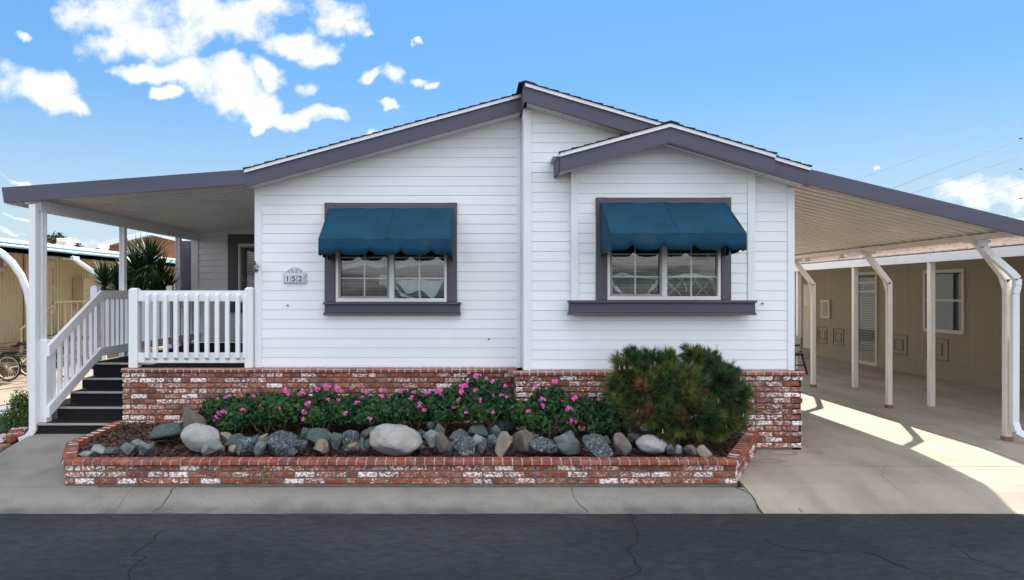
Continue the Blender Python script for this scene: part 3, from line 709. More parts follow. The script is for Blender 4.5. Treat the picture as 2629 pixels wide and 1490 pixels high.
# eave return of the small gable
m = MB(); m.box(.905, .93, FB+.031, 7.49, 2.97, 3.13); m.build('eave_board', MT['purple'], hm)
m = MB(); m.box(.86, .93, FB+.02, 7.49, 3.135, 3.165); m.build('eave_flashing', MT['trimwhite'], hm)
def soffit(xa, za, xb, zb, yf, yw, n):
    for k in range(n):
        x0 = xa+(xb-xa)*k/n; x1 = xa+(xb-xa)*(k+1)/n; g_ = .0025*(1 if x1 > x0 else -1)
        z = lambda x: za+(zb-za)*(x-xa)/(xb-xa)
        m = MB(); m.prism_xz([(x0+g_,z(x0+g_)),(x1-g_,z(x1-g_)),(x1-g_,z(x1-g_)+.012),(x0+g_,z(x0+g_)+.012)], yf+.031, yw); m.build('soffit_panel', MT['soffit'], hm)
soffit(.57, 3.745, -2.53, 2.905, FL, YL+.01, 15)
soffit(.60, 3.745, 3.56, 2.87, FR, YR+.01, 15)
soffit(2.07, 3.285+.02, .93, 2.985, FB, YB+.02, 5); soffit(2.07, 3.285+.02, 3.155, 2.985, FB, YB+.02, 5)
# back wing behind the porch
b = MB(); b.prism_xz([(-4.99,.82),(-2.49,.82),(-2.49,2.92),(-4.99,2.73)], 12.21, 12.3); b.build('wing_wall', MT['siding'], hm)
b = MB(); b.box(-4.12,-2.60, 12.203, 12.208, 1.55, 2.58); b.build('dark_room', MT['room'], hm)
siding(hm, [(-4.88,.86),(-2.49,.86),(-2.49,2.83),(-4.88,2.66)], [(-4.14,-2.6,1.35,2.63)], 12.19, .86, .11, 18, MT['siding'], lap=.014)
b = MB(); b.box(-5.0,-4.88, 12.165, 12.21, .82, 2.68); b.build('corner_trim', MT['trimwhite'], hm)
b = MB(); b.prism_xz([(-5.0,2.67),(-2.49,2.86),(-2.49,2.965),(-5.0,2.765)], 12.13, 12.2); b.build('frieze_board', MT['trimwhite'], hm)
b = MB(); b.box(-4.33,-4.165,12.12,12.19,1.53,2.59); b.build('casing', MT['purpleside'], hm, label='dark brown-grey window casing under the porch')
b = MB(); b.box(-4.33,-2.6,12.12,12.19,2.592,2.75); b.build('casing', MT['purpleside'], hm)
b = MB(); b.box(-4.36,-2.6,12.09,12.19,1.36,1.528); b.build('sill_board', MT['purple'], hm)
window(hm, -4.16, -2.62, 1.535, 2.585, 12.17, -3.3, bars_z=(), bars_x=0)
b = MB()
for k in range(22): b.box(-4.1, -3.35, 12.197, 12.200, 1.57+k*.045, 1.575+k*.045)
b.build('blind', MT['blind'], hm)
b = MB(); b.box(-5.32,-5.01, 12.45, 12.6, .2, 2.66); b.build('screen_panel', MT['purple'], hm, label='purple-grey upright panel beside the back wing')

# window contents
def blinds(X0, X1, z0, z1, Y, label):
    t = thing('window_blind', label, 'blind', ((X0+X1)/2, Y, z0)); n = int((z1-z0)/.037); me = None
    for k in range(n):
        if me is None:
            m = MB(); w = X1-X0; m.add([(-w/2,-.011,-.002),(w/2,-.011,-.002),(w/2,.011,.003),(-w/2,.011,.003),(-w/2,-.011,.0),(w/2,-.011,.0),(w/2,.011,.005),(-w/2,.011,.005)],
                  [(0,3,2,1),(4,5,6,7),(0,1,5,4),(1,2,6,5),(2,3,7,6),(3,0,4,7)]); me = m.mesh('slat', MT['blind'])
        place('slat', me, ((X0+X1)/2, Y, z0+.02+k*.037), t)
    for x in (X0+.12, (X0+X1)/2, X1-.12):
        m = MB(); m.box(x-.001, x+.001, Y-.013, Y-.012, z0, z1); m.build('cord', MT['blind'], t)
blinds(-1.53,-.95, 1.65, 2.58, YL+.20, 'horizontal slatted blind behind the left half of the left window')
blinds(-.89,-.31, 1.65, 2.58, YL+.20, 'horizontal slatted blind behind the right half of the left window')
blinds(1.51,2.07, 1.67, 2.58, YB+.20, 'horizontal slatted blind behind the left half of the right window')
blinds(2.13,2.67, 1.67, 2.58, YB+.20, 'horizontal slatted blind behind the right half of the right window')
def ribbon(mb, f_top, f_bot, x0, x1, Y, n=28, fold=.02):
    vs = []
    for i in range(n+1):
        x = x0+(x1-x0)*i/n
        a, c = f_top((x-x0)/(x1-x0)), f_bot((x-x0)/(x1-x0))
        for j in range(5):
            t = j/4; vs.append((x, Y+fold*sin(i*1.1+j*.8)+.0*t, a+(c-a)*t))
    sm = mb.smooth; mb.smooth = True
    mb.add(vs, [(i*5+j, (i+1)*5+j, (i+1)*5+j+1, i*5+j+1) for i in range(n) for j in range(4)]); mb.smooth = sm
def lerp(pts):
    def f(t):
        t = min(max(t, 0), 1)*(len(pts)-1); i = min(int(t), len(pts)-2); s = t-i; s = s*s*(3-2*s)
        return pts[i]+(pts[i+1]-pts[i])*s
    return f
m = MB(); ribbon(m, lerp([2.03,2.05,2.10,2.06,2.05]), lerp([1.97,2.00,2.03,2.00,2.02]), -1.52, -.96, YL+.055)
ribbon(m, lerp([2.05,2.09,2.06,2.10,2.08]), lerp([1.99,2.01,2.03,2.04,2.03]), -.89, -.31, YL+.055)
o = m.build('curtain_valance', MT['sheer']); tag(o, 'wavy white sheer valance band across the left window', 'curtain')
m = MB(); ribbon(m, lerp([1.87,1.86,1.87,1.85,1.86]), lerp([1.83,1.70,1.74,1.64,1.84]), -.88, -.31, YL+.075, fold=.02)
ribbon(m, lerp([1.80,1.70,1.66,1.64]), lerp([1.76,1.66,1.645,1.63]), -.89, -.60, YL+.06)
o = m.build('swag_curtain', MT['sheer']); tag(o, 'white swagged sheer curtain low in the right half of the left window', 'curtain')
m = MB(); 
m.tube([(-1.05,YL+.2,1.93),(-1.02,YL+.2,1.80),(-.95,YL+.22,1.70),(-.86,YL+.24,1.63)], .012, 6)
m.tube([(-.78,YL+.2,1.85),(-.76,YL+.2,1.72)], .014, 6); m.tube([(-.58,YL+.2,1.85),(-.61,YL+.2,1.75),(-.60,YL+.2,1.64)], .014, 6)
m.box(-1.09,-1.00,YL+.21,YL+.23,1.80,1.92)
o = m.build('side_chair', MT['vinyl']); tag(o, 'pale curved chair back seen inside the left window', 'chair')
m = MB(); ribbon(m, lerp([1.90,1.93,1.90,1.88,1.87]), lerp([1.885,1.90,1.875,1.865,1.855]), 1.52, 2.06, YB+.055)
ribbon(m, lerp([1.86,1.90,1.92,1.92,1.90,1.86]), lerp([1.85,1.88,1.895,1.895,1.88,1.84]), 2.14, 2.66, YB+.055)
ribbon(m, lerp([1.88,1.78,1.70,1.67]), lerp([1.84,1.73,1.67,1.66]), 1.52, 1.75, YB+.07)
ribbon(m, lerp([1.67,1.70,1.80,1.88]), lerp([1.66,1.67,1.74,1.80]), 1.86, 2.06, YB+.07)
o = m.build('swag_curtain', MT['sheer']); tag(o, 'thin white looped sheer curtain behind the right window', 'curtain')
for (cx, lab) in ((2.30,'left of the two round-backed pale chairs inside the right window'),(2.62,'right of the two round-backed pale chairs inside the right window')):
    m = MB()
    for sg in (-1, 1):
        m.tube([(cx+sg*.10, YB+.30, 1.88),(cx+sg*.05, YB+.30, 1.80),(cx-sg*.04, YB+.30, 1.72),(cx-sg*.10, YB+.30, 1.63)], .009, 6)
    m.tube([(cx+.14*cos(a), YB+.31, 1.72+.17*sin(a)) for a in [pi*k/10 for k in range(11)]], .010, 6)
    o = m.build('side_chair', MT['vinyl']); tag(o, lab, 'chair')

# ------------------------------------------------------------------ window awnings
def awning(X0, X1, zt, Yw, Yf, zf, zb, cuts, label):
    t = thing('window_awning', label, 'awning', ((X0+X1)/2, Yw, zf), group='blue canvas awnings over the front windows')
    m = MB(); n = 26; mm = 8; th = .004; m.smooth = True
    def top(u, v, off=0):
        x = X0+(X1-X0)*u; sag = .012*sin(pi*v)*(1+.4*sin(u*9))+.004*sin(u*23+v*5)
        return (x, Yw+(Yf-Yw)*v, zt+(zf-zt)*v - sag + off)
    for off, rev in ((0, False), (-th, True)):
        vs = [top(i/n, j/mm, off) for i in range(n+1) for j in range(mm+1)]
        fs = [(i*(mm+1)+j, i*(mm+1)+j+1, (i+1)*(mm+1)+j+1, (i+1)*(mm+1)+j) for i in range(n) for j in range(mm)]
        m.add(vs, [f[::-1] for f in fs] if rev else fs)
    m.build('canopy', MT['canvas'], t)
    # seam
    m = MB(); xs = X0+(X1-X0)*.52
    m.bar((xs, Yw+.001, zt+.004), (xs-.01, (Yw+Yf)/2, (zt+zf)/2-.009), .012, .004); m.bar((xs-.01, (Yw+Yf)/2, (zt+zf)/2-.009),(xs-.015, Yf, zf+.004), .012, .004)
    m.build('seam', MT['canvas'], t)
    # front valance with cut scallops
    m = MB(); pts = []
    N_ = 120
    for i in range(N_+1):
        x = X0+(X1-X0)*i/N_; dmin = min(abs(x-c) for c in cuts)
        z = zb + max(0, 1-dmin/.062)*.046
        near = sorted(abs(x-c) for c in cuts)[0]
        z += .0025*cos(min(near/.165, 1)*pi)
        pts.append((x, z))
    vs = []; fs = []
    for i, (x, z) in enumerate(pts):
        w = .006*sin(x*17)+.004*sin(x*41)
        for (yy, zz) in ((Yf, zf-.001), (Yf+w*.4-.003, (zf+z)/2), (Yf+w, z)):
            vs.append((x, yy, zz)); vs.append((x, yy+.003, zz))
    for i in range(N_):
        a = i*6; b2 = a+6
        fs += [(a, a+2, b2+2, b2), (a+2, a+4, b2+4, b2+2), (a+1, b2+1, b2+3, a+3), (a+3, b2+3, b2+5, a+5), (a+4, a+5, b2+5, b2+4)]
    m.smooth = True; m.add(vs, fs); m.build('valance', MT['canvas'], t)
    for x, s_ in ((X0, 1), (X1, -1)):
        m = MB(); dY = Yw-Yf
        prof = [(Yw, zt), (Yf, zf), (Yf, zb+.004), (Yf+.10, zb-.008), (Yf+.155, zb+.04), (Yf+.21, zb-.01), (Yf+.40, zb-.022), (Yf+.44, zb+.035), (Yf+.48, zb-.025), (Yw, zb-.03)]
        m.prism_yz([(a, b) for a, b in prof], x, x+.003*s_); fixn_o = m.build('side_wing', MT['canvas'], t); fixn(fixn_o.data)
    m = MB()
    for x in (X0+.008, X1-.008):
        m.tube([(x, Yw, zf-.01), (x, Yf+.01, zf-.012)], .008, 6)
    m.tube([(X0+.008, Yf+.012, zf-.012), (X1-.008, Yf+.012, zf-.012)], .008, 6); m.build('frame', MT['steel'], t)
    m = MB(); m.bbox(X0-.004, X1+.004, Yw-.006, Yw+.01, zt-.012, zt+.008, .002); m.build('head_rail', MT['purpleside'], t)
awning(-1.632, -.211, 2.688, YL-.042, 7.27, 2.285, 2.113, [-1.417,-1.087,-.756,-.427,-1.75,-.08], 'dark blue scalloped canvas awning over the left window beside the house number')
awning(1.396, 2.753, 2.690, YB-.042, 6.81, 2.305, 2.137, [1.612,1.922,2.233,2.537,1.30,2.85], 'dark blue scalloped canvas awning over the right window beneath the small gable')

# ------------------------------------------------------------------ house number and lamp
t = thing('house_number_plaque', 'small white house number plaque reading 152 beside the left window', 'house number', (-2.05, YL-.02, 1.87))
s_ = 222.5; X = lambda px: (px-PX0)/s_; Z = lambda py: CAMZ+(PY0-py)/s_
m = MB(); yv = YL-.03
m.bbox(X(728.6), X(785.4), yv, YL-.008, Z(727), Z(704), .003); m.build('plate', MT['plaque'], t)
m = MB(); cx = X(757)
pts = [(-.14,.0),(-.125,.02),(-.10,.028),(-.07,.058),(-.035,.078),(0,.086),(.035,.078),(.07,.058),(.10,.028),(.125,.02),(.14,.0)]
m.prism_xz([(cx+a, Z(704)+b) for a, b in pts], yv+.004, YL-.008); m.build('crest', MT['plaque'], t)
m = MB()
for sg in (-1, 1):
    for (r, ox, oz) in ((.016,.035,.040),(.010,.072,.026),(.008,.020,.022)):
        m.tube([(cx+sg*(ox+r*cos(a)), yv+.002, Z(704)+oz+r*sin(a)) for a in [i*.6 for i in range(9)]], .0035, 5)
m.build('scrollwork', MT['greyframe'], t)
for i, ch in enumerate('152'):
    px = (739.5, 755.5, 771.5)[i]
    m = MB(); m.bbox(X(px)-.026, X(px)+.026, yv-.006, yv+.001, Z(726), Z(707), .002); tl = m.build('number_tile', MT['tile'], t)
    c = bpy.data.curves.new('digit', 'FONT'); c.body = ch; c.size = .092; c.extrude = .0015; c.offset = .0018; c.align_x = 'CENTER'; c.align_y = 'CENTER'
    c.materials.append(MT['bluedigit'])
    tmp = bpy.data.objects.new('digit_curve', c); COL.objects.link(tmp); bpy.context.view_layer.update()
    me = bpy.data.meshes.new_from_object(tmp.evaluated_get(bpy.context.evaluated_depsgraph_get())); bpy.data.objects.remove(tmp)
    if not me.materials: me.materials.append(MT['bluedigit'])
    o = bpy.data.objects.new('digit', me); COL.objects.link(o); o.parent = tl; o.rotation_euler = (pi/2, 0, 0); o.location = (X(px), yv-.0085, Z(716.5))
for k in range(4):
    m = MB(); px = (731.5, 747.5, 763.5, 782)[k]
    for j in range(5): m.box(X(px)-.006, X(px)+.006, yv-.004, yv+.001, Z(725)+j*.018, Z(725)+j*.018+.009)
    m.build('ornament', MT['greyframe'], t)
t = thing('floodlight', 'small metal security floodlight on the left front corner trim', 'light', (-2.47, YL-.03, 1.98))
c0 = Vector((-2.475, YL-.05, 2.02))
m = MB(); m.lathe([(.0,0),(.022,0),(.026,.01),(.026,.02),(0,.02)], (c0.x, YL-.036, c0.z-.0), 'Y', 14); m.build('mounting_plate', MT['steel'], t)
m = MB(); m.tube([c0+Vector((-.015,0,.05)), c0+Vector((0,-.02,.02)), c0+Vector((.012,-.03,-.02))], .010, 8); m.build('arm', MT['black'], t)
m = MB(); m.tube([c0+Vector((.0,-.03,.0)), c0+Vector((.02,-.07,-.045)), c0+Vector((.026,-.085,-.06))], [.014,.026,.03], 12); m.build('lamp_head', MT['steel'], t)
for (px, py, y) in ((738.5,784,YL),(1255,871,YL),(1957,779,YR)):
    m = MB(); q = P(px, py, y-.008); m.lathe([(0,-.012),(.012,-.012),(.012,0),(.005,.004)], tuple(q), 'Y', 8); m.build('hook_hole', MT['greyframe'], hm)

# ------------------------------------------------------------------ porch cover (left) and carport (right)
def pan_mesh(xa, za, xb, zb, pitch, h, m, flip=1):
    """one roof pan: flat with one raised rib, running from a to b along x"""
    mb = MB(); pr = [(0,0),(pitch*.42,0),(pitch*.55,h),(pitch*.80,h),(pitch*.93,0),(pitch,0)]
    vs = []; n = len(pr)
    for (x, z) in ((xa, za), (xb, zb)):
        for (y, hh) in pr: vs.append((x, y, z+hh))
        for (y, hh) in pr: vs.append((x, y, z+hh+.003))
    fs = []
    for i in range(n-1): fs += [(i, i+1, 2*n+i+1, 2*n+i), (n+i, 3*n+i, 3*n+i+1, n+i+1)]
    fs += [tuple(list(range(n))+list(range(2*n-1, n-1, -1))), tuple(list(range(2*n, 3*n))+list(range(4*n-1, 3*n-1, -1)))]
    mb.add(vs, fs); me = mb.mesh('roof_pan', m); fixn(me); return me
pc = thing('porch_cover', 'flat ribbed metal porch roof on white posts at the left of the home', 'patio cover', (-4.9, 9.6, 0))
me = pan_mesh(-2.5, 2.955, -5.20, 2.745, .17, .045, MT['panleft'])
for k in range(27): place('roof_pan', me, (0, 7.64+k*.17, 0), pc)
m = MB(); m.prism_xz([(-5.245,2.885),(-2.53,3.086),(-2.50,2.925),(-5.215,2.712)], FL-.002, FL+.028); m.build('fascia', MT['purple'], pc)
m = MB(); m.box(-5.245,-5.205, FL+.029, 12.3, 2.715, 2.752); m.build('gutter', MT['trimwhite'], pc)
m = MB(); m.box(-4.955,-4.86, 7.70, 12.15, 2.634, 2.742); m.build('beam', MT['alu'], pc)
m = MB(); m.box(-5.20,-5.16, 7.64, 12.3, 2.70, 2.745); m.build('edge_rail', MT['alu'], pc)
def fluted_post(x, y, z0, z1, w=.085, m=None, par=None, name='post'):
    mb = MB(); h = w/2; g_ = .008
    prof = [(-h,-h),(-h*.35,-h),(-h*.30,-h+g_),(h*.30,-h+g_),(h*.35,-h),(h,-h),(h,-h*.35),(h-g_,-h*.3),(h-g_,h*.3),(h,h*.35),(h,h),(-h,h),(-h,h*.35),(-h+g_,h*.3),(-h+g_,-h*.3),(-h,-h*.35)]
    n = len(prof); vs = [(x+a, y+b, z) for z in (z0, z1) for a, b in prof]
    mb.add(vs, [(i, (i+1)%n, n+(i+1)%n, n+i) for i in range(n)] + [tuple(range(n-1,-1,-1)), tuple(range(n, 2*n))])
    return mb.build(name, m, par)
fluted_post(-4.893, 7.76, .13, 2.634, .078, MT['alu'], pc)
fluted_post(-4.905, 9.60, .10, 2.634, .075, MT['alu'], pc)
fluted_post(-4.905, 11.42, .10, 2.634, .075, MT['alu'], pc)
ds = MB(); ds.bbox(-4.951,-4.876, 7.62, 7.69, .16, 2.70, .006); dso = ds.build('downspout', MT['alu'], pc)
m = MB(); m.bar((-4.915,7.655,.18), (-4.96,7.62,.10), .07, .06); m.bar((-4.96,7.62,.10), (-5.03,7.58,.075), .07, .055); m.build('elbow', MT['alu'], dso)

cp = thing('carport', 'carport with ribbed cream roof pans, purple fascia and angled posts beside the driveway', 'carport', (6.2, 10, 0))
xa, za, xb, zb = 3.55, 2.935, 6.02, 2.345
me = pan_mesh(xa, za, xb, zb, .17, .06, MT['pan'])
for k in range(40): place('roof_pan', me, (0, 7.29+k*.17, 0), cp)
m = MB(); m.prism_xz([(3.60,3.025),(6.10,2.422),(6.10,2.262),(3.55,2.87)], FR-.002, FR+.028); m.build('fascia', MT['purple'], cp)
zp = lambda x: za+(zb-za)*(x-xa)/(xb-xa)
m = MB(); m.box(5.80, 5.87, 7.285, 14.0, 2.318, zp(5.88)-.004); m.build('beam', MT['cream'], cp)
m = MB(); m.box(6.03, 6.10, 7.285, 14.1, 2.352, 2.43); m.build('gutter', MT['cream'], cp)
def angled_post(yv, par):
    m = MB(); w = .07
    bend = Vector((6.21, yv, 1.88)); top = Vector((5.85, yv, 2.30))
    m.bbox(6.165, 6.235, yv-.035, yv+.035, .02, 1.87, .006)
    m.bar(bend+Vector((-.005,0,-.03)), top, .07, .07)
    m.add([(6.165,yv-.012,1.70),(6.165,yv-.012,1.92),(6.08,yv-.012,1.98),(6.165,yv+.012,1.70),(6.165,yv+.012,1.92),(6.08,yv+.012,1.98)], [(0,1,2),(5,4,3),(0,2,5,3),(2,1,4,5),(1,0,3,4)])
    o = m.build('post', MT['cream'], par)
    b = MB(); b.box(5.76, 5.98, yv-.05, yv+.05, 2.285, 2.318); b.build('bracket', MT['cream'], o)
    b = MB(); b.bbox(6.155, 6.245, yv-.045, yv+.045, 0, .05, .004); b.build('foot', MT['wood'], o)
    return o
for yv in (7.89, 10.12, 12.36): angled_post(yv, cp)
m = MB(); D = lambda a, b_, w=.075, h=.06: m.bar(a, b_, w, h, (0,1,0))
yv = 7.80
pts = [(5.85,yv,2.34),(5.86,yv,2.24),(5.93,yv-.005,2.15),(6.18,yv-.01,1.93),(6.235,yv-.01,1.87),(6.235,yv-.01,1.79),(6.21,yv-.01,1.70),(6.205,yv-.01,.22)]
m = MB()
for a, b_ in zip(pts, pts[1:]): m.bar(a, b_, .072, .056, (0,1,0))
dso = m.build('downspout', MT['alu'], cp)
m = MB(); m.bar((6.205,yv-.01,.23),(6.215,yv-.04,.13), .072,.056,(0,1,0)); m.bar((6.215,yv-.04,.13),(6.27,yv-.09,.09), .072,.056,(0,1,0)); m.build('elbow', MT['alu'], dso)
m = MB(); m.box(6.262,6.278,yv-.125,yv-.06,.075,.105); m.build('outlet', MT['black'], dso)

# ------------------------------------------------------------------ deck, stairs, railings
dk = thing('porch_deck', 'black carpeted porch deck behind the white railing', 'deck', (-3.7, 10, .8))
m = MB(); m.box(-3.985,-2.5, 7.79+.09, 8.66, .74, .815); m.box(-4.86,-2.5, 8.665, 12.18, .74, .82); m.build('carpet', MT['carpet'], dk)
m = MB(); m.box(-4.84,-4.80, 8.72, 12.1, .55, .735); m.build('rim_joist', MT['trimwhite'], dk)
for y in (8.9, 10.4, 11.9):
    m = MB(); m.box(-4.80,-4.71, y, y+.09, .0, .739); m.build('pier', MT['wood'], dk)
st = thing('staircase', 'five black carpeted porch steps with metal nosings', 'stairs', (-4.4, 8.1, .13))
sy = [7.66, 7.91, 8.16, 8.41, 8.66]; szz = [.240, .383, .525, .655, .818]; zb_ = .13
for k in range(5):
    m = MB(); m.box(-4.89 if k == 0 else -4.80, -3.995, sy[k], 8.70 if k < 4 else 8.72, (zb_ if k == 0 else szz[k-1]+.001), szz[k]-.012); m.build('riser', MT['carpet'], st)
    m = MB(); m.box(-4.89 if k == 0 else -4.80, -3.995, sy[k]-.006, (sy[k+1] if k < 4 else 8.75), szz[k]-.011, szz[k]); m.build('tread', MT['carpet'], st)
    m = MB(); m.box(-4.895 if k == 0 else -4.80, -3.994, sy[k]-.012, sy[k]+.016, szz[k]-.018, szz[k]+.004); m.build('nosing', MT['nosing'], st)
m = MB(); m.prism_yz([(7.70,.0),(8.7,.0),(8.7,.64),(7.95,.23),(7.70,.22)], -4.80, -4.78); m.build('stringer', MT['trimwhite'], st)
# front railing
fr = thing('railing', 'white wooden railing across the porch front on the brick wall', 'railing', (-3.2, 7.87, .85))
def newel(x, y, z0, z1, w, par):
    m = MB(); h = w/2; c = .022
    m.add([(x-h,y-h,z0),(x+h,y-h,z0),(x+h,y+h,z0),(x-h,y+h,z0),(x-h,y-h,z1-c),(x+h,y-h,z1-c),(x+h,y+h,z1-c),(x-h,y+h,z1-c),
           (x-h+c,y-h+c,z1),(x+h-c,y-h+c,z1),(x+h-c,y+h-c,z1),(x-h+c,y+h-c,z1)],
          [(3,2,1,0),(0,1,5,4),(1,2,6,5),(2,3,7,6),(3,0,4,7),(4,5,9,8),(5,6,10,9),(6,7,11,10),(7,4,8,11),(8,9,10,11)])
    return m.build('post', MT['trimwhite'], par)
newel(-3.885, 7.875, .85, 1.765, .10, fr); newel(-2.555, 7.865, .85, 1.775, .092, fr)
m = MB(); m.bbox(-3.81,-2.60, 7.855, 7.895, 1.61, 1.735, .003); m.build('rail', MT['trimwhite'], fr)
m = MB(); m.bbox(-3.81,-2.60, 7.855, 7.895, .900, 1.020, .003); m.build('rail', MT['trimwhite'], fr)
m = MB(); m.bbox(-3.834,-3.755, 7.84, 7.90, 1.61, 1.73, .003); m.build('rail_block', MT['trimwhite'], fr)
m = MB(); m.bbox(-3.834,-3.755, 7.84, 7.90, .905, 1.02, .003); m.build('rail_block', MT['trimwhite'], fr)
def baluster(x, y, z0, z1, w=.043, front=-1, par=None, axis='y'):
    """square baluster with both ends cut at a slant, screwed to the rail face"""
    h = w/2
    if axis == 'y': m = MB().prism_yz([(y-h*.9, z0+.03), (y+h*.9, z0), (y+h*.9, z1), (y-h*.9, z1-.028)], x-h, x+h)
    else: m = MB().prism_xz([(x-h, z0), (x+h, z0), (x+h, z1), (x-h, z1)], y-h, y+h)
    return m.build('baluster', MT['trimwhite'], par)
for i, c in enumerate((861,907,967,1028,1088,1149,1209,1268,1328,1389,1432)):
    x = (c/2.274-PX0)/223.4; baluster(x, 7.833, .935, 1.705, .044, par=fr)
# stair railing, climbs along the left side of the steps
sr = thing('railing', 'sloping white railing beside the black porch steps', 'railing', (-4.84, 8.1, .24))
newel(-4.845, 7.70+.045, .245, 1.185, .095, sr); newel(-4.875, 8.84, .82, 1.80, .085, sr)
y0, y1 = 7.70, 8.80
m = MB(); m.prism_yz([(y0,.99),(y1,1.625),(y1,1.740),(y0,1.115)], -4.805, -4.765); m.build('rail', MT['trimwhite'], sr)
m = MB(); m.prism_yz([(y0,.300),(y1,.895),(y1,1.005),(y0,.43)], -4.805, -4.765); m.build('rail', MT['trimwhite'], sr)
for k in range(7):
    y = 7.87+k*.132; t_ = (y-y0)/(y1-y0); m = MB(); m.bbox(-4.850,-4.808, y-.021, y+.021, .36+t_*.6, 1.06+t_*.62, .002); m.build('baluster', MT['trimwhite'], sr)
# side railing on the deck
dr = thing('railing', 'white railing along the far left side of the porch deck', 'railing', (-4.84, 10.2, .82))
m = MB(); m.bbox(-4.805,-4.765, 8.802, 12.05, 1.625, 1.740, .003); m.build('rail', MT['trimwhite'], dr)
m = MB(); m.bbox(-4.805,-4.765, 8.802, 12.05, .895, 1.005, .003); m.build('rail', MT['trimwhite'], dr)
newel(-4.86, 11.0, .82, 1.83, .09, dr)
for k in range(26):
    y = 8.95+k*.122
    if abs(y-11.0) < .07: continue
    m = MB(); m.bbox(-4.850,-4.808, y-.021, y+.021, .93, 1.70, .002); m.build('baluster', MT['trimwhite'], dr)

# ------------------------------------------------------------------ rocks
def rock(name, X_, Y_, Zb, w, h, kind, tilt, seed, label, angular=.5):
    rnd = random.Random(seed); bm = bmesh.new(); bmesh.ops.create_icosphere(bm, subdivisions=4 if w > .12 else 3, radius=1)
    planes = []
    for _ in range(11 if angular > .3 else 6):
        n_ = Vector((rnd.gauss(0,1), rnd.gauss(0,1), rnd.gauss(0,.8))).normalized(); planes.append((n_, rnd.uniform(.44,.74) if angular > .3 else rnd.uniform(.82,.96)))
    off = Vector((seed*3.1, seed*1.7, 0))
    for v in bm.verts:
        p = v.co.copy()
        for n_, d in planes:
            e = p.dot(n_)-d
            if e > 0: p -= n_*e*(.97 if angular > .3 else .75)
        p *= 1+.12*noise.noise(p*1.3+off)+.05*noise.noise(p*3.7+off)+(.030 if angular > .3 else .014)*(1-2*abs(noise.noise(p*6+off)))+.016*noise.noise(p*17+off)
        v.co = p
    R = Matrix.Rotation(tilt, 3, 'Y'); k_ = .62 if abs(tilt) > .05 else 1.0
    for v in bm.verts: v.co = R @ Vector((v.co.x, v.co.y, v.co.z*k_))
    xs = [v.co.x for v in bm.verts]; zs = [v.co.z for v in bm.verts]; ys = [v.co.y for v in bm.verts]
    dp = rnd.uniform(.75,.95)*min(w, h*1.6)
    for v in bm.verts:
        v.co = Vector((((v.co.x-min(xs))/(max(xs)-min(xs))-.5)*w, ((v.co.y-min(ys))/(max(ys)-min(ys))-.5)*dp, ((v.co.z-min(zs))/(max(zs)-min(zs))-.5)*h))
    me = bpy.data.meshes.new(name); bm.to_mesh(me); bm.free(); me.materials.append(RK[kind])
    me.polygons.foreach_set('use_smooth', [True]*len(me.polygons))
    o = bpy.data.objects.new(name, me); COL.objects.link(o); o.location = (X_, Y_, Zb + h/2); tag(o, label, 'rock', 'stones set in the mulch of the brick planter'); return o
c2 = lambda x, y: (x/2.274, 700+y/2.274); c5 = lambda x, y: (400+x/3.64, 900+y/3.64); c6 = lambda x, y: (1050+x/3.64, 900+y/3.64); c3 = lambda x, y: (1500+x/3.236, 850+y/3.236)
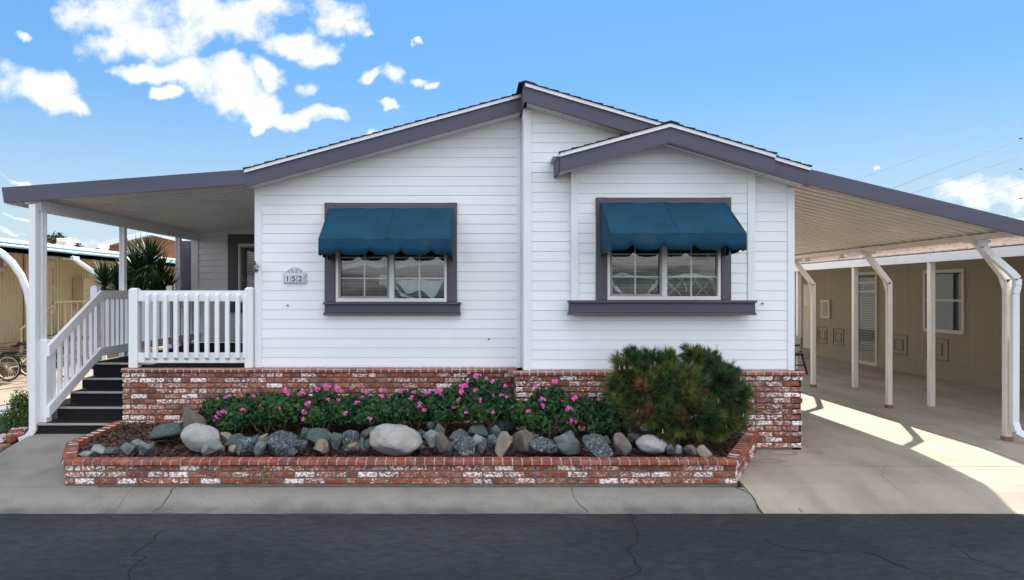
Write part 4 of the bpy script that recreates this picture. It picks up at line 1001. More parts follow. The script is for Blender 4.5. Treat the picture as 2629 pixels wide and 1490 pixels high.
RKS = [   # which crop, centre, size, kind of stone, tilt, label
 (c2,502,1055,90,30,'L',0,'flat pale grey stone at the far left tip of the planter'),
 (c2,590,1030,92,52,'L',.1,'pale greenish stone second from the left tip of the planter'),
 (c2,650,1040,95,42,'G',-.1,'low dark slate stone between pale stones near the planter left tip'),
 (c2,735,1026,90,60,'S',0,'grey rounded stone in the middle of the left tip cluster'),
 (c2,805,1000,95,52,'L',0,'greenish grey stone topmost of the left tip cluster'),
 (c2,845,1024,100,60,'S',-.3,'dark slate wedge at the right end of the left tip cluster'),
 (c2,985,920,200,100,'G',-.35,'long dark boulder slanting by the brick wall at left'),
 (c2,1140,860,140,165,'B',.2,'tall dark boulder against the brick wall at the left end of flowers'),
 (c5,420,795,345,222,'W',.2,'large smooth white granite boulder leftmost of the two big white ones'),
 (c5,530,892,200,150,'L',-.4,'striped grey stone leaning on the left white boulder'),
 (c5,600,917,86,60,'S',0,'little grey stone at the foot of the striped leaning stone'),
 (c5,665,808,130,95,'T',.2,'tan grey angular stone just right of the left white boulder'),
 (c5,770,838,225,130,'G',-.5,'dark slate slab tilted up to the right behind speckled stone'),
 (c5,850,880,195,142,'D',-.15,'black and white speckled stone beside a small tan pebble'),
 (c5,945,810,78,52,'S',0,'small blue grey stone beside the yellowish tan stone'),
 (c5,1000,822,100,80,'T',-.4,'yellowish tan stone lying on top of the row at left'),
 (c5,718,913,82,60,'T',.1,'small tan pebble at the foot of the speckled stone'),
 (c5,980,907,112,112,'S',-.5,'blue slate stone left of the large dark speckled boulder'),
 (c5,1185,840,320,215,'D',.25,'largest dark boulder with white flecks in the left half'),
 (c5,1350,892,130,95,'D',-.2,'small flecked stone at the right foot of the largest dark boulder'),
 (c5,1430,778,140,120,'G',0,'dark green stone behind the row right of the largest dark boulder'),
 (c5,1525,815,235,155,'G',-.2,'wide dark green boulder above the tan green triangular stone'),
 (c5,1543,885,138,110,'T',.1,'tan green triangular stone in front of the wide dark green boulder'),
 (c5,1628,820,115,115,'G',.3,'green stone right of the tan green triangular stone'),
 (c5,1690,842,150,155,'G',-.5,'speckled green stone leaning right near the middle left'),
 (c5,1820,830,150,175,'D',0,'upright flecked stone with tan base left of the big middle white boulder'),
 (c5,1832,893,125,78,'T',0,'brown tan stone at the foot of the upright flecked stone'),
 (c5,1925,862,66,95,'S',.1,'narrow light grey stone standing between two green ones'),
 (c5,1992,866,82,100,'G',0,'small green stone touching the left of the middle white boulder'),
 (c5,2010,757,175,112,'G',-.55,'slanted dark green slab above the row left of middle white boulder'),
 (c5,2245,810,480,256,'W',.2,'largest white granite boulder in the middle of the planter'),
 (c6,118,780,130,102,'D',-.1,'black and white stone on the right shoulder of the middle white boulder'),
 (c6,205,816,155,142,'L',-.5,'grey speckled block right of the middle white boulder'),
 (c6,282,737,108,108,'G',.3,'round striped green stone above the grey speckled block'),
 (c6,203,702,85,80,'G',0,'small dark stone behind the round striped green one'),
 (c6,112,892,95,50,'G',-.2,'low green stone at the right foot of the middle white boulder'),
 (c6,195,655,140,46,'L',0,'flat pale stone at the back below the flowers in the middle'),
 (c6,232,600,130,85,'S',0,'grey stone half hidden under the flowers in the middle'),
 (c6,315,850,140,158,'B',.3,'pinkish brown pointed stone in the middle of the row'),
 (c6,397,902,82,112,'G',0,'small upright speckled green stone beside the pinkish brown one'),
 (c6,465,785,186,112,'G',-.1,'green blotched stone behind the dark blue speckled one'),
 (c6,515,890,200,192,'D',.5,'dark blue speckled stone leaning left in the middle right'),
 (c6,650,752,200,112,'G',0,'dark green stone at the back below the tallest flower bush'),
 (c6,645,830,168,102,'L',.1,'grey blotched stone right of the dark blue speckled one'),
 (c6,672,897,98,90,'D',0,'small dark flecked stone below the grey blotched one'),
 (c6,810,748,140,118,'G',.3,'striped dark green stone at the left foot of the smooth big boulder'),
 (c6,780,845,102,112,'D',0,'white flecked stone left of the tan green leaning stone'),
 (c6,880,675,285,165,'S',.35,'big smooth grey green boulder beneath the pink flowers'),
 (c6,885,855,165,212,'T',-.7,'tan green stone leaning right below the smooth boulder'),
 (c6,1060,825,210,192,'B',0,'rounded brown stone with pale speckles beside the white pebble'),
 (c6,1175,777,76,72,'W',.3,'small white pebble on top of the row'),
 (c6,1265,876,282,132,'D',.1,'wide dark stone with white streaks right of the brown speckled stone'),
 (c6,1475,845,262,192,'S',.2,'smooth round grey green boulder right of the white streaked stone'),
 (c6,1752,877,272,176,'D',.25,'dark wedge boulder with white streaks left of the pine'),
 (c6,1848,842,95,92,'G',0,'dark stone behind the white streaked wedge'),
 (c6,1990,856,162,172,'B',.5,'dark brown leaning stone under the left edge of the pine'),
 (c6,2105,806,132,72,'B',0,'brown green stone lying under the pine left side'),
 (c6,2075,742,150,82,'G',0,'dark stone in deep shade behind the pine left side'),
 (c6,2265,862,290,152,'W',.15,'pale granite boulder under the pine needles'),
 (c3,716,977,78,70,'S',0,'small grey stone right of the pale granite under the pine'),
 (c3,785,976,78,66,'L',0,'small mottled light stone under the middle of the pine'),
 (c3,885,982,112,74,'B',.1,'brown grey stone under the right part of the pine'),
 (c3,990,985,132,82,'T',.2,'tan angular stone at the right end of the row'),
]
SCL = {c2:2.274, c5:3.64, c6:3.64, c3:3.236}
for i, (fn, cx, cy_, w, h, k, tl, lab) in enumerate(RKS):
    px, py = fn(cx, cy_); w /= SCL[fn]; h /= SCL[fn]
    rel = py+h/2-PY0; Yb = 2.17/(rel/F+.10)
    wm = w*Yb/F; d = Yb + .30*min(wm, h*Yb/F*1.6)
    if lab.startswith('big smooth'): d += .1
    s = d/F; X_ = (px-PX0)*s; zc = CAMZ+(PY0-py)*s
    hh = h*s; ww = w*s
    ext = .20*hh
    rock('rock', X_, d, zc-hh/2-ext, ww*1.03, hh+ext, k, tl, 11+i, lab, .1 if k == 'W' else .5)

# ------------------------------------------------------------------ flowers
def leaf_disc(mb, c, n_, r, rnd):
    n_ = n_.normalized(); u = n_.orthogonal().normalized(); a0 = rnd.uniform(0, 6.28); w = n_.cross(u)
    k = 6; vs = [c + n_*(-r*.25)]
    for i in range(k):
        a = a0+2*pi*i/k; rr = r*(1 if i else .45); vs.append(c+(u*cos(a)+w*sin(a))*rr+n_*rnd.uniform(-.1,.15)*r)
    mb.add(vs, [(0, i+1, (i+1)%k+1) for i in range(k)])
def ell_px(fn, cx, cy_, rx, ry, Y_):
    px, py = fn(cx, cy_); s = Y_/F/SCL[fn]
    return (Vector(((px-PX0)*Y_/F, Y_, CAMZ+(PY0-py)*Y_/F)), rx*s, ry*s)
BUSH = [
 ('low leafy geranium at the left end of the bed with few pink flowers', [(c5,620,560,180,140,7.3),(c5,760,610,150,130,7.25),(c5,480,620,70,60,7.4),(c5,680,680,110,80,7.15),(c5,900,520,130,110,7.45)],
   [(c5,600,582,1.3),(c5,645,578,1),(c5,567,622,.9),(c5,545,652,.6),(c5,650,440,.7),(c5,575,450,.6),(c5,788,408,.6),(c5,810,552,.8),(c5,915,430,.7)]),
 ('geranium below a bright pink bloom above the largest dark boulder', [(c5,1040,530,160,130,7.4),(c5,1200,560,180,140,7.35),(c5,1000,620,110,80,7.3),(c5,1130,470,100,60,7.5),(c5,1330,480,120,100,7.45)],
   [(c5,1225,380,1.7),(c5,1143,540,.9),(c5,1130,442,.7),(c5,1088,462,.6),(c5,970,517,.7),(c5,1365,402,1.2)]),
 ('geranium with a cluster of pink flowers left of the middle white boulder', [(c5,1450,560,150,130,7.35),(c5,1600,500,150,140,7.45),(c5,1700,580,150,110,7.35),(c5,1520,620,120,70,7.3),(c5,1560,410,90,60,7.5)],
   [(c5,1510,360,1.2),(c5,1600,340,1.5),(c5,1700,355,1.2),(c5,1740,380,.8),(c5,1565,408,1),(c5,1620,405,1.2),(c5,1605,460,.8),(c5,1705,462,.8),(c5,1420,498,1.4),(c5,1385,572,1.1),(c5,1400,588,.6),(c5,1375,648,.9),(c5,1770,585,1.1)]),
 ('low geranium directly behind the middle white boulder', [(c5,1880,520,150,120,7.45),(c5,2050,540,160,120,7.45),(c5,2200,560,140,120,7.4),(c5,2350,500,150,140,7.45),(c5,2450,570,130,100,7.4),(c5,1950,620,150,60,7.35)],
   [(c5,1830,350,.8),(c5,1970,390,.9),(c5,2097,370,.9),(c5,2110,430,.9),(c5,1880,486,.9),(c5,1925,435,.7),(c5,1995,640,1),(c5,2298,375,1.1),(c5,2412,390,.8),(c5,2388,442,1.1),(c5,2470,492,.8),(c5,2462,522,.9),(c5,2503,558,1),(c5,2362,547,.6),(c5,2540,392,1)]),
 ('tallest geranium bush with most pink flowers beside the wall step', [(c6,250,500,130,110,7.4),(c6,420,500,170,150,7.35),(c6,600,430,160,180,7.3),(c6,770,420,150,160,7.3),(c6,880,520,120,130,7.25),(c6,650,560,200,80,7.2),(c6,680,310,120,70,7.4),(c6,330,590,120,60,7.3)],
   [(c6,560,205,.7),(c6,640,235,1.4),(c6,728,268,1.1),(c6,778,293,1),(c6,543,293,.8),(c6,525,328,1.3),(c6,488,340,1),(c6,700,325,1.3),(c6,500,388,1.4),(c6,620,375,1.1),(c6,903,335,.8),(c6,288,365,1),(c6,277,392,1.2),(c6,170,392,1),
    (c6,232,372,.6),(c6,785,425,.8),(c6,865,418,.8),(c6,918,436,.7),(c6,663,465,1.1),(c6,590,468,.8),(c6,462,466,1),(c6,412,525,1.2),(c6,278,508,.7),(c6,527,580,.7),(c6,782,580,.8)]),
 ('geranium between the wall step and the pine, one large low bloom', [(c6,1080,590,140,110,7.1),(c6,1280,500,150,140,7.1),(c6,1370,420,90,80,7.2),(c6,1200,660,140,90,7.0),(c6,1500,620,110,130,7.05),(c6,1560,520,110,80,7.15)],
   [(c6,1355,290,1.2),(c6,1180,335,.8),(c6,1248,458,1.1),(c6,1250,517,.9),(c6,1430,480,1),(c6,1543,450,1.3),(c6,1500,547,1.2),(c6,1523,660,1.6),(c6,1115,568,.8)]),
 ('shaded geranium growing against the left side of the pine', [(c6,1700,560,120,120,7.15),(c6,1850,580,110,120,7.15),(c6,1750,700,70,90,6.98),(c6,1900,680,120,80,7.1)],
   [(c6,1775,458,.7),(c6,1913,482,.7)]),
]
fme = []
for i in range(5):
    rnd = random.Random(500+i); m = MB()
    for k in range(9):
        c = Vector((rnd.gauss(0,.012), rnd.gauss(0,.010), rnd.gauss(0,.009)))
        n_ = (Vector((0,-.8,.3))+c*30).normalized(); u = n_.orthogonal().normalized(); w = n_.cross(u); a0 = rnd.random()*6
        for p in range(5):
            a = a0+2*pi*p/5; d1 = u*cos(a)+w*sin(a); d2 = -u*sin(a)+w*cos(a); r = .014
            m.add([c, c+d1*r*.7+d2*r*.42+n_*.002, c+d1*r+n_*.003, c+d1*r*.7-d2*r*.42+n_*.002], [(0,1,2,3)])
    fme.append(m.mesh('flower', MT['flower']))
for bi, (lab, ells, fl) in enumerate(BUSH):
    rnd = random.Random(40+bi); E = [ell_px(*e) for e in ells]
    cx = sum(e[0].x for e in E)/len(E); t = thing('geranium_bush', lab, 'flower bush', (cx, 7.35, .17), group='pink geraniums along the brick base wall')
    m = MB()
    for (c, rx, rz_) in E:
        ry = min(rx, .22); n = int(2600*(rx*rz_+rx*ry+ry*rz_)*4)
        for _ in range(n):
            d = Vector((rnd.gauss(0,1), rnd.gauss(0,1)-.25, rnd.gauss(0,1))).normalized(); r = rnd.uniform(.55,1.08)*(1+.22*noise.noise(d*2.4+c*3))
            p = c+Vector((d.x*rx, d.y*ry, d.z*rz_))*r
            if p.z < soilz(p.x, p.y)+.01 or p.y > (7.74 if p.x < .47 else 7.39): continue
            leaf_disc(m, p, (d+Vector((rnd.gauss(0,.5), rnd.gauss(-.3,.5), rnd.gauss(.35,.5)))), rnd.uniform(.016,.030), rnd)
    fo = m.build('foliage', MT['leaf'], t); fo['kind'] = 'stuff'
    m = MB()
    for _ in range(9):
        c, rx, rz_ = rnd.choice(E); b0 = Vector((c.x+rnd.uniform(-.5,.5)*rx, c.y, soilz(c.x, c.y)-.01)); e = c+Vector((rnd.uniform(-1,1)*rx, -.8*min(rx,.2), rnd.uniform(-.6,.8)*rz_))
        m.tube([b0, (b0+e)/2+Vector((rnd.uniform(-.04,.04),-.02,-.02)), e], [.006,.005,.003], 5)
    m.build('stem', MT['stem'], t)
    for (fn, x, y, sc_) in fl:
        px, py = fn(x, y)
        best = min(E, key=lambda e: ((e[0].x-(px-PX0)*e[0].y/F)/e[1])**2+((e[0].z-(CAMZ+(PY0-py)*e[0].y/F))/e[2])**2)
        Yd = best[0].y-min(best[1], .22)*.95; Yd = max(Yd, 6.9)
        q = P(px, py, Yd); s = sc_*.92
        place('flower', rnd.choice(fme), q, t, (rnd.uniform(-.3,.3), rnd.uniform(-.6,.6), rnd.uniform(-.4,.4)), (s, s, s))

# ------------------------------------------------------------------ pine shrub
pn = thing('mugo_pine', 'bushy dwarf pine with green and yellowing needles over the right end of the planter', 'pine shrub', (2.05, 6.95, .18))
rnd = random.Random(77); SCL3 = 3.236
EL = [(380,320,150,120,6.95),(640,330,200,120,7.0),(900,275,110,100,7.0),(1030,300,90,80,7.05),(300,520,100,110,6.9),(520,480,200,160,6.85),(800,470,220,160,6.8),
      (1100,450,200,140,6.9),(1210,380,60,50,7.0),(1240,560,120,130,6.9),(620,690,200,140,6.75),(880,700,230,150,6.72),(1130,720,170,110,6.8),(430,650,110,100,6.85),
      (650,840,80,70,6.7),(1010,820,160,60,6.75),(1250,740,70,60,6.85),(400,210,45,45,7.0),(880,190,42,42,7.05),(545,225,50,35,7.05),(700,235,50,35,7.05),(1040,225,45,40,7.05),(1185,325,30,30,7.0)]
m = MB(); ntuft = 0; bmb = MB(); TONE = []
def tuft(base, ax, mi, L_, nn):
    ax = ax.normalized(); u = ax.orthogonal().normalized(); w = ax.cross(u); m.m = mi
    for _ in range(nn):
        t = rnd.random(); a = rnd.uniform(0, 2*pi); sp = .30+.80*(1-t)*rnd.random()
        d = (ax*1.0+(u*cos(a)+w*sin(a))*sp).normalized(); p = base+ax*(t*L_*.8)
        l = L_*rnd.uniform(.65,1.05); side = d.cross(Vector((rnd.gauss(0,1), rnd.gauss(0,1), rnd.gauss(0,1)))).normalized()*.0026
        e = p+d*l
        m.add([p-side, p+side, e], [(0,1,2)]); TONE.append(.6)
def burst(base, ax, mi, L_, nn, R_):
    tn = rnd.uniform(.45, 1.6)
    ax = ax.normalized(); u = ax.orthogonal().normalized(); w = ax.cross(u); m.m = mi
    for _ in range(nn):
        t = rnd.random(); a = rnd.uniform(0, 2*pi); th = (.25+.95*(1-t)+rnd.gauss(0,.12))
        d = (ax*cos(th)+(u*cos(a)+w*sin(a))*sin(th)).normalized(); p = base+ax*((t-.6)*R_)
        l = L_*rnd.uniform(.8,1.05); side = d.cross(Vector((rnd.gauss(0,1), rnd.gauss(0,1), rnd.gauss(0,1)))).normalized()*.0042
        m.add([p-side, p+side, p+d*l], [(0,1,2)]); TONE.append(tn)
for (cx, cy_, rx, ry, Yd) in EL:
    px, py = c3(cx, cy_); s = Yd/F/SCL3; c = P(px, py, Yd); rX, rZ = rx*s, ry*s; rY = min(rX, rZ)*1.05+.03
    for _ in range(int(6+130*rX*rZ*4)):      # inner shoots
        d = Vector((rnd.gauss(0,1), rnd.gauss(-.1,1), rnd.gauss(.1,1))).normalized(); p = c+Vector((d.x*rX, d.y*rY, d.z*rZ))*rnd.uniform(.2,.62)
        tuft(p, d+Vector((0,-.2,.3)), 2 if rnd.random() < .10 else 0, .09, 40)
    nb_ = int(6+170*rX*rZ*4); ga = rnd.random()*6
    for k in range(nb_):                     # shoot ends, evenly over the near side
        zz = 1-2*(k+.5)/nb_; a = ga+k*2.39996; q_ = sqrt(max(0,1-zz*zz)); d = Vector((q_*cos(a), q_*sin(a), zz))
        if d.y > .55: continue
        d = (d+Vector((rnd.gauss(0,.12), rnd.gauss(0,.12), rnd.gauss(0,.12)))).normalized()
        p = c+Vector((d.x*rX, d.y*rY, d.z*rZ))*rnd.uniform(.66,.86)
        hh = (p.z-.25)/.9; nz_ = noise.noise(p*2.6)
        mi = 0
        if rnd.random() < .32+.8*nz_ or (hh < .22 and rnd.random() < .6) or (p.x < 1.6 and rnd.random() < .5): mi = 1
        if abs(p.x-1.93) < .30 and .12 < hh < .6 and rnd.random() < .13: mi = 2
        burst(p, d+Vector((0,-.22,.42)), mi, min(rnd.uniform(.11,.14), .05+.8*min(rX,rZ)), 125, min(.11, .03+.6*min(rX,rZ)))
        if rnd.random() < .10 and d.y < -.1: bmb.tube([p+d*.05+Vector((0,-.02,.05)), p+d*.05+Vector((0,-.02,.09))], [.006,.003], 5)
fo = m.build('needles', [MT['pine_g'], MT['pine_o'], MT['pine_b']], pn); fo['kind'] = 'stuff'
at_ = fo.data.attributes.new('tone', 'FLOAT', 'FACE'); at_.data.foreach_set('value', TONE)
bmb.build('bud', MT['bud'], pn)['kind'] = 'stuff'
m = MB(); tr = Vector((2.08, 6.98, .14))
m.tube([tr, tr+Vector((.01,-.02,.18)), tr+Vector((.02,0,.35))], [.05,.042,.035], 9)
for _ in range(22):
    cx, cy_, rx, ry, Yd = rnd.choice(EL); px, py = c3(cx, cy_); e = P(px, py, Yd); b0 = tr+Vector((.01, 0, rnd.uniform(.12,.32)))
    m.tube([b0, (b0+e)/2+Vector((0,0,-.04)), e], [.022,.014,.007], 6)
m.build('trunk', MT['bark'], pn)

# ------------------------------------------------------------------ dracaena and left shrub
dc = thing('dragon_tree', 'spiky sword-leaved dracaena growing beyond the porch side railing', 'plant', (-5.6, 11.4, .05))
rnd = random.Random(91)
heads = [(352,690,11.4,.64,150),(385,668,11.3,.58,120),(330,712,11.6,.55,110),(265,722,11.0,.46,110),(300,728,11.2,.46,100),(412,712,11.4,.56,100),(360,745,11.2,.5,90),(430,745,11.5,.5,80),(395,740,11.0,.45,80)]
m = MB(); tk = MB(); root = Vector((-5.65, 11.4, .0)); hub = Vector((-5.6, 11.4, 1.2))
tk.tube([root, root+Vector((.03,0,.6)), hub], [.07,.055,.05], 9)
for (px, py, Yd, L_, nl) in heads:
    c = P(px, py, Yd); tk.tube([hub, (hub+c)/2+Vector((rnd.uniform(-.05,.05),0,-.08)), c+Vector((0,0,-.10)), c], [.045,.038,.033,.025], 8)
    ax = (c-hub); ax = (ax.normalized()*.6+Vector((0,0,1))).normalized()
    u = ax.orthogonal().normalized(); w = ax.cross(u)
    for k in range(nl):
        a = k*2.39996+rnd.uniform(-.2,.2); f = k/nl; el = 1.40-1.75*f**.9
        d = (u*cos(a)+w*sin(a))*cos(el)+ax*sin(el); l = L_*rnd.uniform(.8,1.05); b0 = c-ax*(.14*f)
        sd = d.cross(Vector((0,0,1))); sd = sd.normalized() if sd.length > .05 else u
        dr_ = rnd.uniform(.03,.20)*l*(1+f); ps = []
        for j, (tt, ww) in enumerate(((0,.012),(.25,.018),(.6,.014),(1,.0008))):
            q = b0+d*l*tt-Vector((0,0,dr_*tt*tt)); ps += [q-sd*ww, q+sd*ww]
        m.add(ps, [(0,1,3,2),(2,3,5,4),(4,5,7,6)])
fo = m.build('foliage', MT['palm'], dc); fo['kind'] = 'stuff'
tk.build('trunk', MT['canetrunk'], dc)
def shrub(name, label, ells, n, rl, m_, flm=None, seed=3, fln=0, cat='shrub', base=(0,0,0)):
    t = thing(name, label, cat, base); rnd = random.Random(seed); m = MB(); fmb = MB(); tk = MB()
    for (c, rx, ry, rz_) in ells:
        c = Vector(c)
        tk.tube([Vector((base[0], base[1], base[2])), (Vector(base)+c)/2+Vector((rnd.uniform(-.02,.02),0,0)), c], [max(.008, rx*.05), max(.006, rx*.03), .004], 6)
        for _ in range(int(n*rx*rz_)):
            d = Vector((rnd.gauss(0,1), rnd.gauss(0,1), rnd.gauss(0,1))).normalized(); r = rnd.uniform(.3,1.05)*(1+.35*noise.noise(d*3+c))
            p = c+Vector((d.x*rx, d.y*ry, d.z*rz_))*r
            if p.z < base[2]: continue
            leaf_disc(m, p, d+Vector((rnd.gauss(0,.7), rnd.gauss(0,.7), rnd.gauss(.3,.6))), rl*rnd.uniform(.6,1.2), rnd)
            if fln and rnd.random() < fln and r > .9: leaf_disc(fmb, p+d*.02, d, rl*.9, rnd)
    fo = m.build('foliage', m_, t); fo['kind'] = 'stuff'; tk.build('stem', MT['bark'], t)
    if fmb.v: fmb.build('blossom', flm, t)
    return t
q = P(45, 1060, 8.15)
shrub('flowering_shrub', 'small bright green shrub with lilac flowers left of the porch steps', [((q.x,q.y,q.z),.15,.15,.20),((q.x+.10,q.y,q.z-.08),.13,.14,.16),((q.x-.10,q.y,q.z-.10),.13,.14,.14),((q.x+.02,q.y,q.z+.16),.10,.1,.13),((q.x+.10,q.y+.05,q.z+.05),.10,.1,.2)],
      42000, .011, MT['shrub'], MT['lilac'], 8, .03, base=(q.x, q.y, .05))
# brick edging and boards at far left
t = thing('brick_edging', 'short row of worn red bricks edging the bed by the downspout', 'brick edging', (-5.4, 7.5, .04))
for k in range(16):
    place('brick', BRH[k % 7], (-5.06-k*.10, 7.50, .105+.004*(k%2)), t, (0, pi/2, 0))
for k in range(5):
    place('brick', BR[k % 7], (-5.10-.05*k, 7.60+k*.10, .10), t, (0, 0, .5))
m = MB(); m.bbox(-7.5,-4.96, 7.20, 7.34, .03, .085); o = m.build('timber_board', MT['wood']); tag(o, 'weathered reddish board lying along the bed left of the walkway', 'board')
for k, (z, lab) in enumerate(((.10,'lower of two white pipes lying on the ground behind the shrub'),(.16,'upper of two white pipes lying on the ground behind the shrub'))):
    m = MB(); m.tube([(-8.5, 9.0+k*.05, z),(-5.9, 9.0+k*.05, z)], .03, 10); o = m.build('pipe', MT['alu']); tag(o, lab, 'pipe')
m = MB(); q = gp(433,1307,-.16)
leaf_disc(m, Vector((q[0], q[1], curbz(*q)+.012)), Vector((0,0,1)), .016, random.Random(1)); leaf_disc(m, Vector((q[0]+.015, q[1], curbz(*q)+.015)), Vector((.3,0,1)), .013, random.Random(2))
o = m.build('fallen_petal', MT['flower']); tag(o, 'single pink petal fallen on the curb', 'petal')

# ------------------------------------------------------------------ tan neighbour home, right
nb = thing('mobile_home', 'olive tan neighbouring home with white awning posts across the driveway', 'house', (9.35, 13, 0))
wx = 9.35
def box_o(name, m_, par, *a, label=None):
    return MB().box(*a).build(name, m_, par, label=label)
m = MB(); m.box(wx, wx+6, 5.0, 26, 0, 2.72); m.build('wall', MT['tanwall'], nb)
box_o('base_course', MT['tanwall'], nb, wx-.02, wx-.001, 5, 26, 0, .30)
m = MB(); m.box(6.85, 6.90, 7.3, 22, 2.17, 2.30); m.build('fascia', MT['alu'], nb)
m = MB(); m.prism_xz([(6.90,2.19),(wx,2.56),(wx,2.60),(6.90,2.23)], 7.3, 22); m.build('awning_ceiling', MT['pan'], nb)
for y in (8.2, 10.28, 12.32, 14.44, 16.5, 18.6):
    if y > 9: m = MB(); m.bbox(6.895, 6.975, y-.04, y+.04, 0, 2.19, .005); m.build('post', MT['cream'], nb)
# shingled roof in courses
n = 26; x0r, z0r, x1r, z1r = 6.88, 2.315, 11.6, 3.0
for k in range(n):
    a = k/n; b = (k+1)/n; xa_, za_ = x0r+(x1r-x0r)*a, z0r+(z1r-z0r)*a; xb_, zb2 = x0r+(x1r-x0r)*b, z0r+(z1r-z0r)*b
    m = MB(); m.prism_xz([(xa_,za_),(xa_,za_+.016),(xb_+.02,zb2+.010),(xb_+.02,zb2-.005)], 7.3, 22); m.build('shingle_course', MT['roofgrey'], nb)
def window_side(x, y0, y1, z0, z1, par, name='window', mid=None, fm='tantrim', glass=True, w=.07):
    f = MB(); f.box(x-.03, x-.001, y0, y1, z1-w, z1); f.box(x-.03, x-.001, y0, y1, z0, z0+w); f.box(x-.03, x-.001, y0, y0+w, z0+w, z1-w); f.box(x-.03, x-.001, y1-w, y1, z0+w, z1-w)
    if mid:
        for zz in mid: f.box(x-.026, x-.001, y0+w, y1-w, zz-.02, zz+.02)
    fr_ = f.build(name, MT[fm], par)
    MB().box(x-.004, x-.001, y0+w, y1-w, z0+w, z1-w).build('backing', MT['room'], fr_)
    MB().box(x-.018, x-.014, y0+w, y1-w, z0+w, z1-w).build('pane', MT['glassdim'], fr_)
    return fr_
window_side(wx, 12.90, 14.07, .914, 2.168, nb, mid=(1.56,))
d_ = window_side(wx, 15.67, 16.48, .02, 2.20, nb, 'door', mid=(1.74, 1.95))
m = MB()
for k in range(26): m.box(wx-.011, wx-.006, 15.75, 16.40, .14+k*.058, .155+k*.058)
m.build('blind', MT['greybox'], d_)
window_side(wx, 19.6, 21.0, 1.0, 2.1, nb, mid=(1.5,))
m = MB(); m.bbox(wx-.05, wx-.001, 18.5, 19.1, .17, 1.95); cdr = m.build('door', MT['tantrim'], nb, label='pale cream slatted utility door')
m = MB()
for k in range(10): m.box(wx-.056, wx-.051, 18.55+k*.05, 18.575+k*.05, 1.35, 1.9)
m.build('louvre', MT['cream'], cdr)
m = MB(); m.bbox(wx-.06, wx-.001, 17.70, 18.13, 1.04, 1.52); mb_ = m.build('meter_box', MT['tantrim'], nb)
m = MB(); m.box(wx-.066, wx-.061, 17.78, 18.06, 1.08, 1.47); m.build('cover', MT['greybox'], mb_)
for (y0, y1) in ((10.75,11.65),(10.9,11.2),(13.35,14.0),(14.6,15.2),(9.4,10.1),(17.1,17.6),(17.9,18.4)):
    z0, z1 = .36, .80
    if y0 == 10.9: y0, y1, z0, z1 = 10.95, 11.45, .44, .72
    m = MB(); w = .018
    for a in ((y0,y1,z0,z0+w),(y0,y1,z1-w,z1),(y0,y0+w,z0+w,z1-w),(y1-w,y1,z0+w,z1-w)): m.box(wx-.015, wx-.001, a[0], a[1], a[2], a[3])
    c1, c2_ = (y0+y1)/2-.15, (y0+y1)/2+.15
    for a in ((c1,c2_,z0+.1,z0+.1+w),(c1,c2_,z1-.1-w,z1-.1),(c1,c1+w,z0+.1+w,z1-.1-w),(c2_-w,c2_,z0+.1+w,z1-.1-w)): m.box(wx-.015, wx-.001, a[0], a[1], a[2], a[3])
    m.build('vent_panel', MT['ventline'], nb)
def rz2(x): return z0r+(z1r-z0r)*(x-x0r)/(x1r-x0r)
for (x, y, r) in ((7.35,13.55,.09),(7.35,14.9,.10)):
    m = MB(); m.lathe([(r*.8,rz2(x)-.02),(r*.8,rz2(x)+.12),(r*1.1,rz2(x)+.12),(r*1.1,rz2(x)+.16),(0,rz2(x)+.18)], (x, y, 0), 'Z', 12); m.build('roof_vent', MT['steel'], nb)
for (x, y) in ((7.5,15.8),(8.0,14.0)):
    m = MB(); m.box(x-.15,x+.15,y-.16,y+.16,rz2(x)-.03,rz2(x)+.09); m.box(x-.19,x+.19,y-.2,y+.2,rz2(x)+.09,rz2(x)+.11); m.build('roof_vent', MT['steel'], nb)
# bench by the far post
bn = thing('garden_bench', 'black iron-legged bench standing at the far end of the driveway behind the house corner', 'bench', (6.75, 14.4, 0))
for y in (14.2, 15.5):
    m = MB()
    m.tube([(7.00,y,0),(6.95,y,.18),(6.90,y,.36),(6.86,y,.50),(6.88,y,.78)], .022, 8); m.tube([(6.45,y,0),(6.50,y,.2),(6.55,y,.40)], .022, 8)
    m.tube([(6.50,y,.42),(6.92,y,.42)], .02, 8); m.tube([(6.50,y,.20),(6.92,y,.20)], .014, 8); m.tube([(6.50,y,.60),(6.88,y,.62)], .018, 8); m.tube([(6.50,y,.40),(6.50,y,.60)], .016, 8)
    m.build('leg', MT['black'], bn)
for k in range(5):
    m = MB(); m.bbox(6.50+k*.08, 6.565+k*.08, 14.15, 15.55, .44, .465); m.build('seat_slat', MT['greybox'], bn)
for k in range(4):
    m = MB(); m.bbox(6.84, 6.86, 14.15, 15.55, .50+k*.08, .56+k*.08); m.build('back_slat', MT['greybox'], bn)

# ------------------------------------------------------------------ cream neighbour home, left
cn = thing('mobile_home', 'cream ribbed-metal neighbouring home with aqua gutter left of the porch', 'house', (-10.2, 15, 0))
wxl = -10.2; m = MB(); vs = []; n = 0
y = 9.0; prof = []
while y < 24: prof += [(y,0),(y+.055,0),(y+.07,.02),(y+.105,.02)]; y += .12
for (yy, o_) in prof: vs += [(wxl+o_, yy, .62), (wxl+o_, yy, 2.66)]
m.add(vs, [(2*i, 2*i+2, 2*i+3, 2*i+1) for i in range(len(prof)-1)]); m.build('ribbed_wall', MT['creamwall'], cn)
box_o('skirt', MT['creamwall'], cn, -16, wxl-.05, 9, 24, -.1, .62)
box_o('inner_wall', MT['creamwall'], cn, -16, wxl-.03, 9, 24, .62, 2.9)
m = MB(); m.prism_xz([(-8.12,2.42),(-10.1,2.62),(-10.1,2.66),(-8.12,2.50)], 8.0, 24); m.build('awning_ceiling', MT['panleft'], cn)
